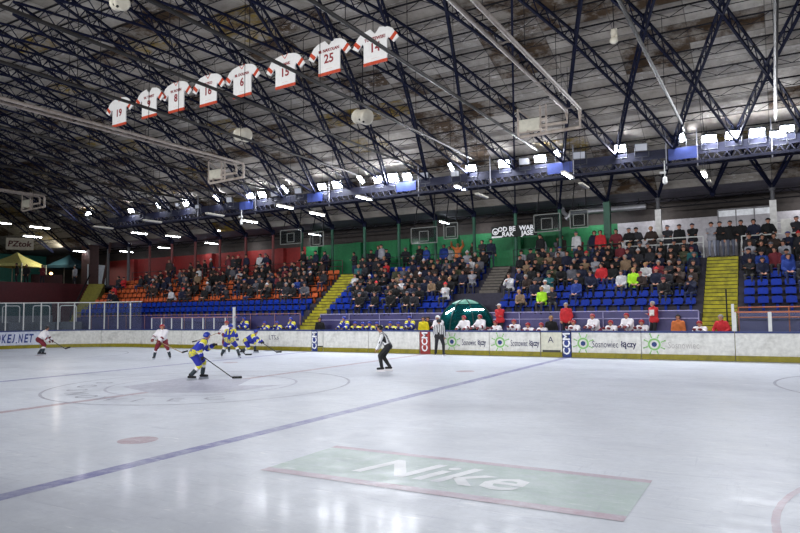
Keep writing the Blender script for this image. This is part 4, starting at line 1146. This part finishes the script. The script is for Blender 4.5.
for u, v, jc, hat, tmpl in ((541, 297, 'lime', ('hair', 'fair'), 0), (547, 291, 'white', ('cap', 'white'), 0), (472, 262, 'white', ('hair', 'dark'), 4), (394, 275, 'olive', ('hair', 'grey'), 0), (636, 279, 'lime', ('hair', 'fair'), 0), (521, 300, 'tan', ('hair', 'fair'), 1)):
    k = min(range(7), key=lambda q: abs(px_of(at_y(u, v, Y0+DY*q+.38))[1]-v) + abs(at_y(u, v, Y0+DY*q+.38).z-(Z0+DZ*q+.95))*40)
    SPECIAL.append((k, at_y(u, v, Y0+DY*k+.38).x, jc, hat, tmpl))
sit_count = 0
for k in range(NROW):
    y = Y0+DY*k+.36; z = Z0+DZ*k
    x = XL+.3
    # seat positions are counted out from the stairs on both sides
    spots = []
    for x0, dr, lim in ((14.3+PITCH/2, 1, 19.5), (12.5-PITCH/2, -1, 2.95), (-7.6+PITCH/2, 1, .0 if k < 3 else 1.25), (-9.3-PITCH/2, -1, XL+.3)):
        x = x0
        while (x < lim) if dr > 0 else (x > lim):
            spots.append(x); x += dr*PITCH
    for x in spots:
        u = px_of((x, y, z+.6))[0]
        if u < -8 or u > 812: continue
        bl = block_of(x, k)
        if not bl: continue
        sp = [q for q in SPECIAL if q[0] == k and abs(q[1]-x) <= PITCH/2]
        occ = bool(sp) or rng.random() < density(k, x, u)
        c = 'orange' if (x < -9.3 and k >= 2) or (x > 14.3 and k == 2 and rng.random() < .6) else 'blue'
        if c == 'blue' and rng.random() < .015: c = 'white'
        seats.append((k, x, y, z, c, occ, bl))
        if not occ: continue
        sit_count += 1
        if sp: jc, hat, ti = sp[0][2:]
        else: jc, hat, ti = pick(rng, JW), pick(rng, HW), rng.choice([0, 0, 1, 1, 2, 2, 3, 4])
        lab = 'person in %s jacket, %s, %s, %s %s' % (jc, hatphrase(hat), ROWN[k], ordn(bl[1]), bl[0])
        r = spectator(TS[ti], (x+rng.uniform(-.04, .04), y, z), rng.uniform(-.35, .45) - (.25 if x > 8 else -.0), jc, hat, lab, rng.choice([(34, 36, 46), (40, 48, 80), (60, 58, 58), (26, 26, 30)]), rng.uniform(.94, 1.03), 'spectators on the stand')
# empty seats that show: each one an object; seats under the crowd and the farthest ones together
free = sorted([s for s in seats if not s[5]], key=lambda s: (V(s[1:4])-_C).length)
solo, rest = free[:290], free[290:]
CN = {'blue': 'blue', 'orange': 'orange', 'white': 'white'}
for k, x, y, z, c, _, bl in solo:
    o = link('stadium_seat', SEAT[c]); o.location = (x, y, z)
    tag(o, 'empty %s plastic seat, %s, %s %s' % (CN[c], ROWN[k], ordn(bl[1]), bl[0]), 'seat', 'empty seats on the stand')
b = MB(); src = {}
for k, x, y, z, c, occ, bl in rest+[s for s in seats if s[5]]:
    b.cur = {'blue': 0, 'orange': 1, 'white': 2}[c]; q = seat_mb(); b._add([(p[0]+x, p[1]+y, p[2]+z) for p in q.v], q.f)
o = b.build('occupied_seating', [seat_blue, seat_orange, seat_white]); tag(o, 'plastic seats under the seated crowd and far along the stand', 'seating', kind='stuff')

# ------------------------------------------------------------------ people standing on the walkway
def stand_at(u, v, y, jc, hat, ti, label, rz=0, tr=(34, 36, 46), z=ZT, sc_=1.0):
    p = at_y(u, v, y); return spectator(TT[ti], (p.x, y, z), rz, jc, hat, label, tr, sc_, 'people standing along the walkway')
for u, jc, hat, ti, tr, label in (
    (630, 'black', ('cap', 'grey'), 2, (34, 36, 46), 'standing person in black jacket and grey cap, leftmost at white railing'),
    (637.5, 'charcoal', ('hat', 'black'), 2, (34, 36, 46), 'standing person in charcoal jacket, second along the white railing'),
    (652, 'dark brown', ('hair', 'fair'), 2, (34, 36, 46), 'standing person in brown jacket leaning at white railing left of white column'),
    (668, 'charcoal', ('hat', 'grey'), 1, (34, 36, 46), 'standing person in charcoal jacket just right of the left white column'),
    (679.5, 'black', ('cap', 'black'), 0, (28, 28, 34), 'tall standing person in black with black cap behind white railing'),
    (693, 'black', ('hat', 'dark navy'), 1, (28, 28, 34), 'standing person in black with folded arms at the railing end'),
    (712, 'light grey', ('hat', 'black'), 1, (138, 142, 158), 'man in pale grey sweater and light jeans at top of tall stairs'),
    (720.5, 'black', ('hat', 'charcoal'), 1, (84, 88, 104), 'man in black jacket, middle of three at top of tall stairs'),
    (730.5, 'black', ('cap', 'black'), 0, (84, 88, 104), 'man in black jacket, right of three at top of tall stairs'),
    (741, 'black', ('cap', 'black'), 2, (28, 28, 34), 'standing person in black jacket just right of the tall stairs railing'),
    (755, 'dark navy', ('hair', 'dark'), 2, (28, 28, 34), 'standing person in navy sweater behind right white railing'),
    (768, 'black', ('hat', 'black'), 2, (28, 28, 34), 'standing person in black beside the right white column'),
    (797.5, 'charcoal', ('cap', 'grey'), 1, (28, 28, 34), 'standing person in charcoal jacket at the right picture edge')):
    stand_at(u, 240, 21.1, jc, hat, ti, label, rng.uniform(-.3, .3), tr)
stand_at(601, 250, 21.2, 'red', ('hair', 'dark'), 0, 'standing person in dark red sweater left of the thick green column', 0)
stand_at(617, 250, 21.2, 'maroon', ('hair', 'dark'), 2, 'standing person in maroon sweater right of the thick green column', 0)
stand_at(458, 250, 22.9, 'orange', ('hair', 'fair'), 4, 'standing person in orange with both arms raised before bright green wall', .2)
stand_at(444, 250, 22.9, 'blue', ('hair', 'dark'), 3, 'standing person in blue jacket left of the raised arms', 0)
taken = [630, 637, 652, 668, 680, 693, 712, 720, 730, 741, 755, 768, 797, 601, 617, 458, 444]
x = -30.0; wn = 0; cntw = {}
while x < 7.6:
    y = rng.choice([20.95, 21.4, 22.8, 23.4, 24.4]); u = px_of((x, y, ZT+1.5))[0]
    dn = .22 if u < 150 else (.5 if u < 240 else (.72 if u < 330 else (.85 if u < 430 else (.5 if u < 470 else .68))))
    if -5 < u < 612 and rng.random() < dn and all(abs(u-q) > 5 for q in taken) and abs((x-15.64) % PIT - 0) > .2:
        jc, hat = pick(rng, JW), pick(rng, HW); wall = 'red wall' if x < -15.9 else 'green wall'
        cntw[wall] = cntw.get(wall, 0)+1
        spectator(TT[rng.choice([0, 1, 1, 2, 3, 3])], (x, y, ZT), rng.uniform(-.5, .4), jc, hat, 'person in %s jacket and %s before the %s, %s from left' % (jc, hatphrase(hat), wall, ordn(cntw[wall])), rng.choice([(34, 36, 46), (56, 66, 100), (26, 26, 30)]), rng.uniform(.95, 1.04), 'people standing along the walkway'); wn += 1
    x += rng.uniform(.34, .56)
# a few guests by the food tents
for i, (x, y, jc, lab) in enumerate(((-39.6, 17.0, 'black', 'dark figure standing left under the yellowish tent'), (-40.6, 18.4, 'charcoal', 'grey figure standing under the middle of the yellowish tent'), (-39.9, 19.4, 'maroon', 'dark red figure standing between the two food tents'), (-39.2, 22.0, 'light grey', 'pale grey figure standing right of the stall lamp'))):
    spectator(TT[(0, 3, 1, 0)[i]], (x, y, 4.85), rng.uniform(-.5, .9), jc, ('hair', 'dark'), lab)
print('SPECTATORS', nspec, 'sit', sit_count, 'walk', wn, 'free seats', len(free), len(rest))
# ------------------------------------------------------------------ skaters, referees and the benches
royal = mat('jersey_royal', (34, 48, 158), .75); yellow = mat('jersey_yellow', (214, 206, 60), .75); wht = mat('jersey_white', (226, 222, 226), .75, var=.08)
maroon = mat('kit_maroon', (112, 28, 44), .75); kit_black = mat('kit_black', (26, 26, 30), .7); kit_blue = mat('pants_blue', (36, 44, 150), .75); dkgreen = mat('shin_dark', (44, 56, 64), .7)
helm_blue = mat('helmet_blue', (30, 50, 150), .3); helm_red = mat('helmet_red', (150, 40, 50), .3); helm_black = mat('helmet_black', (26, 28, 32), .3); helm_white = mat('helmet_white', (215, 214, 214), .3)
steel = mat('blade_steel', (176, 180, 188), .3, .8); shaft_dark = mat('stick_shaft', (44, 42, 44), .5); shaft_wood = mat('stick_wood', (150, 128, 96), .6); tape = mat('stick_tape', (24, 24, 26), .8)
def stripe_mat():
    M = mat('referee_stripes', (228, 228, 230), .8)
    nt = M.node_tree; b = nt.nodes['Principled BSDF']; src = b.inputs['Base Color'].links[0].from_socket
    tc = nt.nodes.new('ShaderNodeTexCoord'); w = nt.nodes.new('ShaderNodeTexWave'); w.bands_direction = 'X'; w.inputs['Scale'].default_value = 3.8
    nt.links.new(tc.outputs['Object'], w.inputs['Vector'])
    g = nt.nodes.new('ShaderNodeMath'); g.operation = 'GREATER_THAN'; g.inputs[1].default_value = .5; nt.links.new(w.outputs['Fac'], g.inputs[0])
    mx = nt.nodes.new('ShaderNodeMix'); mx.data_type = 'RGBA'; nt.links.new(g.outputs[0], mx.inputs['Factor']); nt.links.new(src, mx.inputs['A'])
    mx.inputs['B'].default_value = (*lin((22, 22, 26)), 1); nt.links.new(mx.outputs['Result'], b.inputs['Base Color']); return M
ref_stripes = stripe_mat()
TEAM = {
 'blue': dict(jersey=[royal, yellow, wht], pants=kit_blue, sock=[wht, yellow, dkgreen], helmet=helm_blue, glove=kit_black),
 'white': dict(jersey=[wht, maroon, maroon], pants=maroon, sock=[wht, maroon, dkgreen], helmet=helm_red, glove=maroon),
 'ref': dict(jersey=[ref_stripes], pants=kit_black, sock=[kit_black, kit_black, kit_black], helmet=helm_black, glove=None)}
def player_meshes(fig, team, full=True, helmet=None, bulk=1.0):
    T = TEAM[team]; P = fig.prims(); ref = team == 'ref'; out = []
    body = shell(P, 'body', [skin, kit_black], lambda z, i, t: 1 if z in ('pelvis', 'thigh', 'shin', 'foot', 'torso') else 0, .0125, 0, 1, .3)
    out.append(('body', body, None)); out.append(('face', face_marks(fig).mesh('face', [eye_m, lip_m]), 'body'))
    pad = .022 if ref else .045*bulk
    JP = [(z, a, (a.lerp(c, .9) if z == 'fore' else c), r0, r1) for z, a, c, r0, r1 in P if z in ('torso', 'arm', 'fore') or (z == 'pelvis' and not ref)]
    if not ref:
        for q in (0, 1): JP.append(('yoke', fig.sh[q]+fig.sp*.02, fig.sh[q].lerp(fig.neck, .5), .075, .06))
    JP.append(('torso', fig.pel+fig.sp*.42, fig.neck, .075, .07))
    def jz(z, i, t):
        if z == 'yoke': return 1 if team == 'blue' else 0
        if z == 'fore': return 1 if .2 < t < .55 else (2 if .55 <= t < .7 and team == 'blue' else 0)
        if z == 'arm' and team == 'blue': return 1 if t < .3 else (2 if t < .42 else 0)
        if z == 'pelvis': return 1 if i == 0 else 0
        return 0
    out.append(('jersey', shell(JP, 'jersey', T['jersey'], jz, .022, pad, 1, .6), None))
    HP = [(z, a, (a.lerp(c, .96 if ref else .86) if z == 'thigh' else c), r0, r1) for z, a, c, r0, r1 in P if z in ('pelvis', 'thigh')]
    if ref: HP += [(z, a, c, r0, r1) for z, a, c, r0, r1 in P if z == 'shin']
    out.append(('trousers' if ref else 'hockey_pants', shell(HP, 'pants', [T['pants']], None, .022, .02 if ref else .045*bulk, 1, .6), None))
    hm = helmet or T['helmet']
    H = cap_shape(fig, .028, .30, False, 'helmet'); H.ell(fig.head+fig.hup*.1-fig.lk*.03, (.06, .06, .03), 8, 4)
    out.append(('helmet', H.mesh('helmet', hm, True), None))
    if full:
        for q in (0, 1):
            if not ref:
                SP = [('sock', fig.kn[q], fig.an[q].lerp(fig.kn[q], .12), .062, .05)]
                out.append(('sock', shell(SP, 'sock', T['sock'], lambda z, i, t: 1 if t < .28 else (0 if t < .5 else 2), .02, .022, 1), None))
            t = fig.toe[q]; a = fig.an[q]
            SK = [('s', a+V((0, 0, .03)), a-V((0, 0, .02)), .056, .052), ('s', a-t*.05-V((0, 0, .04)), a+t*.15-V((0, 0, .05)), .046, .042)]
            b = MB(); 
            for z, p0, p1, r0, r1 in SK: b.cap(p0, p1, r0, r1)
            out.append(('skate', b.mesh('skate', kit_black, True), None))
            b = MB(); p = a-V((0, 0, .105)); b.bar(p-t*.11, p+t*.2, .022, .05); p = a-V((0, 0, .145)); b.bar(p-t*.12, p+t*.21, .008, .04)
            out.append(('blade', b.mesh('blade', [wht if ref else steel]), 'skate'))
    if T['glove']:
        for q in (0, 1):
            f = (fig.wr[q]-fig.el[q]).normalized(); sd = f.cross(V((0, 0, 1))); sd = sd.normalized() if sd.length > .1 else V((1, 0, 0)); nn = sd.cross(f)
            b = MB(); b.cap(fig.wr[q]-f*.07, fig.wr[q]+f*.01, .066, .062); b.cap(fig.wr[q]+f*.03-sd*.02, fig.wr[q]+f*.06+sd*.02, .052, .052)
            for j in range(4):
                c = fig.wr[q]+f*.07+sd*((j-1.5)*.032); b.cap(c, c+f*(.045+.008*(j in (1, 2)))-nn*.01, .019, .018, 8, 3); b.cap(c+f*.05-nn*.012, c+f*.045-nn*.055, .018, .016, 8, 3)
            g = 1 if q == 0 else -1; b.cap(fig.wr[q]+f*.02-sd*.045*g, fig.wr[q]+f*.075-sd*.065*g-nn*.02, .022, .019, 8, 3)
            out.append(('glove', b.mesh('glove', T['glove'], True), None))
    return out
def place(parts, label, loc, rz, group=None, scale=1):
    r = thing('person', label, 'person', loc, rz, group); r.scale = (scale,)*3; by = {}
    for nm, me, par in parts: by[nm] = link(nm, me, by[par] if par else r)
    return r
def stick(owner, top, heel, tip, label, m_=None, lie=.05):
    """world-space stick held by the owner; the three points are in the owner's own frame"""
    M = Matrix.Translation(owner.location) @ Matrix.Rotation(owner.rotation_euler.z, 4, 'Z'); top, heel, tip = (M @ V(p) for p in (top, heel, tip))
    t = thing('hockey_stick', label, 'hockey stick', tuple(heel), 0); a, c = top-heel, tip-heel
    b = MB(); b.bar(a, a*.0, .024, .032); b.build('shaft', m_ or shaft_dark, t)
    b = MB(); b.bar(a, a*.9, .03, .036); b.build('grip_tape', wht, t)
    b = MB(); b.bar(V((0, 0, 0)), c, .02, .075, up=(0, 0, 1)); b.build('blade', tape, t)
    return t

# -- blue skater with the puck side view
f = Fig(pel=(0, .12, .86), lean=.72, hands=((.16, -.52, 1.12), (-.34, -.12, .80)), feet=((.16, -.18, .16), (-.16, .22, .16)), look=(0, -1, .05), twist=-.1, build=1.1, toes=((.15, -1, 0), (-.2, -1, 0)))
p3 = place(player_meshes(f, 'blue'), 'nearest skater in blue and yellow kit leaning forward, seen from behind and side', (-1.33, .95, 0), R(140))
stick(p3, (-.33, .06, .95), (-.20, -1.12, .04), (-.34, -1.42, .05), 'long dark stick of the nearest blue skater, blade on the ice')
# -- white skater facing the camera
f = Fig(pel=(0, .1, .88), lean=.35, hands=((-.18, -.35, .78), (-.42, -.18, .98)), feet=((.36, .0, .16), (-.36, .05, .16)), look=(.1, -1, .05), build=1.1)
p2 = place(player_meshes(f, 'white'), 'skater in white and maroon kit facing the camera with legs apart', tuple(at_z(162, 359.5, 0)), R(45))
stick(p2, (-.45, -.15, 1.02), (.95, -.55, .33), (1.22, -.45, .40), 'pale stick with black blade held by the wide-legged white skater', shaft_wood)
# -- white skater at far left
f = Fig(pel=(0, .1, .87), lean=.62, hands=((.14, -.5, .82), (-.16, -.42, .80)), feet=((.1, .12, .16), (-.13, -.12, .16)), look=(0, -1, .1), build=1.1)
p1 = place(player_meshes(f, 'white', helmet=helm_black), 'white and maroon skater at far left in front of the blue lettering', tuple(at_z(41, 355.5, 0)), R(132))
stick(p1, (.05, -.25, .98), (-.1, -1.25, .34), (-.1, -1.52, .42), 'dark stick of the far left white skater held off the ice')
# -- goalmouth group
f = Fig(pel=(0, .1, .86), lean=.4, hands=((.32, -.42, .86), (-.28, -.45, .92)), feet=((.40, .0, .16), (-.44, .06, .16)), look=(.1, -1, 0), build=1.12)
g4 = player_meshes(f, 'blue')
p4 = place(g4, 'blue skater seen from behind with legs spread and yellow number', tuple(at_z(230, 357.5, 0)), R(215))
jq = f.pel+f.sp*.33-f.fw*.20
num = text('number', '17', .34, yellow, p4, tuple(jq), (0, 0, 0), bold=.012, extrude=.01)
nx = -f.ax; ny = f.sp; nz_ = nx.cross(ny)
num.matrix_local = Matrix(((nx.x, ny.x, nz_.x, jq.x), (nx.y, ny.y, nz_.y, jq.y), (nx.z, ny.z, nz_.z, jq.z), (0, 0, 0, 1)))
stick(p4, (.1, -.4, 1.02), (-.62, -.92, .06), (-.95, -1.0, .06), 'dark stick of the spread-legged blue skater, towards the boards')
f = Fig(pel=(0, .05, .94), lean=.18, hands=((-.1, -.42, 1.08), (-.34, -.3, 1.14)), feet=((.14, -.1, .16), (-.14, .05, .16)), look=(-.3, -1, 0), build=1.14)
p4b = place(player_meshes(f, 'white'), 'white skater with red helmet half hidden behind the spread-legged blue skater', tuple(at_z(227.0, 353.5, 0)), R(30))
stick(p4b, (-.2, -.38, 1.2), (-1.55, -.35, .72), (-1.8, -.42, .66), 'pale stick pointing left from the half hidden white skater', shaft_wood)
f = Fig(pel=(0, .3, .68), lean=1.0, hands=((.22, -.55, .62), (-.2, -.5, .6)), feet=((.28, -.15, .16), (-.2, .5, .16)), look=(0, -1, .15), build=1.1)
p5 = place(player_meshes(f, 'blue'), 'blue skater crouching low beside the boards', tuple(at_z(251.5, 353.5, 0)), R(122))
stick(p5, (.1, -.2, .8), (-.05, -1.35, .05), (-.1, -1.65, .06), 'dark stick of the crouching blue skater')
b = MB(); b.tube([(0, 0, 0), (0, 0, .026)], .04, 20); o = b.build('puck', black, loc=tuple(at_z(240.5, 358.2, 0)+V((0, 0, .006)))); tag(o, 'black puck on the ice at the feet of the blue skater', 'puck')
# -- officials
f = Fig(pel=(0, .14, .90), lean=.48, hands=((.2, -.32, .72), (-.2, -.3, .70)), feet=((.14, -.1, .16), (-.14, .16, .16)), look=(.1, -1, .1), build=1.06)
place(player_meshes(f, 'ref'), 'referee in striped shirt and black trousers bending forward on open ice', tuple(at_z(385, 371.5, 0)), R(-66))
f = Fig(pel=(0, .04, .95), lean=.12, hands=((.22, -.2, .92), (-.22, -.2, .92)), feet=((.19, .0, .16), (-.19, -.08, .16)), look=(.2, -1, 0), build=1.06)
place(player_meshes(f, 'ref'), 'linesman in striped shirt standing by the boards right of red pad, back turned', tuple(at_z(439.5, 356.5, 0)), R(196))

# ------------------------------------------------------------------ benches
b = MB(); b.box((-21, 15.14, 0), (21, Y0-.1, .12)); struct(b.build('floor_bench', stand_dark))
bench_wood = mat('bench_wood', (120, 92, 66), .6)
for x0, x1, lab in ((-12.4, -7.6, 'long wooden bench behind the home skaters at left'), (-6.0, -.8, 'long wooden bench behind the low row of home players'), (3.6, 12.2, 'long wooden bench behind the visiting white team')):
    t = thing('players_bench', lab, 'bench', (x0, 16.12, .12)); b = MB(); b.box((0, -.16, .42), (x1-x0, .16, .48)); b.build('seat', bench_wood, t)
    n = 4
    for i in range(n):
        b = MB(); b.box(((x1-x0-.1)*i/(n-1), -.13, 0), ((x1-x0-.1)*i/(n-1)+.1, .13, .42)); b.build('leg', dark_steel, t)
FZ = .12
def lean_fig(**k):
    d = dict(pel=(0, .42, .98), lean=.5, hands=((.14, -.27, 1.20-FZ+.09), (-.14, -.25, 1.20-FZ+.09)), feet=((.15, .35, .16), (-.15, .42, .16)), look=(0, -1, 0), build=1.14, elbow=(0, .2, -1)); d.update(k); return Fig(**d)
def low_fig(**k):
    d = dict(pel=(0, .45, .78), lean=.55, hands=((.12, -.25, 1.17), (-.14, -.25, 1.17)), feet=((.17, .05, .16), (-.17, .1, .16)), look=(0, -1, -.05), build=1.14, elbow=(.3, .2, -1)); d.update(k); return Fig(**d)
BT = {}
for team in ('white', 'blue'):
    BT[team] = [player_meshes(lean_fig(), team), player_meshes(low_fig(), team), player_meshes(lean_fig(lean=.25, look=(-.5, -1, 0), hands=((.2, -.1, 1.16), (-.25, -.1, 1.16)), elbow=(.6, .3, -.6)), team)]
BY = 15.46
for u, k, z, lab in ((463, 2, .02, 'visiting player in white at the shelter, leftmost of the white bench'), (478, 2, .06, 'visiting player in white standing second along the bench, before the shelter'),
                     (495, 1, .02, 'visiting player in white leaning on the boards below a red-jacketed coach'), (514, 1, .08, 'visiting player in white with arms folded, fourth along the bench'),
                     (528, 1, -.1, 'small low visiting player between the fourth and the black coat, left one'), (541, 1, -.1, 'small low visiting player just left of the black coat'),
                     (573, 1, .04, 'visiting player in white bowed over the boards above the blue pad'), (592, 0, .10, 'broad visiting player in white sitting upright right of the blue pad'),
                     (610, 1, .02, 'visiting player in white leaning low, above the big slogan'), (626, 0, .12, 'tall visiting player in white upright above the end of the big slogan'),
                     (641, 1, .04, 'visiting player in white just left of the red coat with paper'), (699, 1, -.04, 'lone visiting player in white at the right end of the bench')):
    p = at_y(u, 320, BY+.15); place(BT['white'][k], lab, (p.x, BY, FZ+z-.02 if z > 0 else FZ+z), rng.uniform(-.35, .1), 'visiting players on the bench')
for u, k, z, lab in ((243, 2, .02, 'home player in blue standing behind the boards above the goalmouth skaters'), (265, 1, .02, 'home player leaning on the boards, second from the left'), (277.5, 1, .03, 'home player leaning on the boards, third from the left'),
                     (291, 0, .02, 'home player leaning over the boards left of the blue pad'), (343, 2, .0, 'home player in white and blue standing right of the dark coat'), (356, 1, -.02, 'low home player right of the white and blue one, yellow shoulders'),
                     (363, 1, -.05, 'low home player left of the referee, second of the low row'), (370, 1, -.02, 'low home player left of the referee, third of the low row'), (378, 1, -.05, 'low home player directly behind the referee'),
                     (391, 1, -.02, 'low home player right of the referee, nearest to his back'), (399, 1, -.05, 'low home player right of the referee, last of the low row'), (410, 0, .04, 'home player in blue left of the yellow jacket')):
    p = at_y(u, 320, BY+.15); place(BT['blue'][k], lab, (p.x, BY, FZ+z), rng.uniform(-.2, .4), 'home players on the bench')
p = at_y(438, 320, BY+.2); place(player_meshes(lean_fig(build=1.3), 'white', helmet=helm_white), 'big white-clad goaltender behind the boards and the linesman', (p.x, BY+.05, FZ+.06), .0)
# staff
def staff(u, y, z, jc, hat, ti, label, rz=0, tr=(28, 28, 34)):
    p = at_y(u, 318, y); spectator(TT[ti], (p.x, y, z), rz, jc, hat, label, tr)
PAL['yellow'] = (214, 196, 30)
b = MB(); b.box((3.2, 16.02, .12), (12.4, Y0-.1, .62))
staff(500, 16.12, .72, 'red', ('cap', 'white'), 1, 'coach in red jacket and pale cap standing by the shelter', -.2)
staff(566.5, 16.12, .72, 'red', ('hair', 'grey'), 3, 'coach in red jacket standing above the blue pad', -.1)
staff(654, 15.95, .72, 'red', ('hair', 'grey'), 1, 'coach in bright red jacket holding a white paper', -.7)
staff(722, 15.65, .12, 'red', ('hair', 'grey'), 2, 'man in red jacket at the foot of the tall yellow stairs', -.3)
staff(551, 15.75, .12, 'black', ('hair', 'fair'), 3, 'person in black coat left of the gate and blue pad', .1)
staff(320, 15.75, .12, 'black', ('hair', 'dark'), 3, 'person in dark coat behind the dark blue pad', .2)
staff(423.5, 15.72, .12, 'yellow', ('hair', 'dark'), 3, 'person in bright yellow jacket left of the red pad', 0)
staff(428, 15.95, .12, 'black', ('hair', 'dark'), 0, 'person in black jacket beside the yellow jacket', .1)
staff(678, 16.25, .12, 'orange', ('hair', 'dark'), 0, 'person in orange jacket behind the benches, left of the lone visiting player', .1)
for x0, x1, lab in ((2.9, 4.1, 'dark step the coach by the shelter stands on'), (6.5, 7.4, 'dark step the coach above the blue pad stands on'), (10.2, 11.4, 'dark step the coach with paper stands on')):
    b = MB(); b.box((0, -.3, 0), (x1-x0, .12, .6)); b.box((0, -.34, .5), (x1-x0, .13, .6)); o = b.build('step_platform', dark_steel, loc=(x0, 16.15, .12)); tag(o, lab, 'step')
p = at_y(651.5, 313, 15.6); b = MB(); b.box((-.1, 0, -.13), (.1, .012, .13)); o = b.build('paper_sheet', mat('paper', (214, 212, 208), .7), loc=(p.x, 15.66, p.z)); tag(o, 'white sheet of paper in the hands of the red coach', 'paper')
# ------------------------------------------------------------------ light and picture settings
w = bpy.data.worlds.new('world'); sc.world = w; w.use_nodes = True
bg = w.node_tree.nodes['Background']; bg.inputs['Color'].default_value = (.8, .85, 1, 1); bg.inputs['Strength'].default_value = AMB
vs = sc.view_settings; vs.view_transform = 'Standard'; vs.look = 'None'; vs.gamma = 1; vs.use_curve_mapping = False; vs.exposure = EXPO
sc.cycles.use_denoising = True
sc.cycles.max_bounces = 6; sc.cycles.diffuse_bounces = 4; sc.cycles.transparent_max_bounces = 24
sc.cycles.sample_clamp_indirect = 6
dup = {k: v for k, v in LABELS.items() if len(v) > 1}
if dup: print('DUPLICATE LABELS', dup)
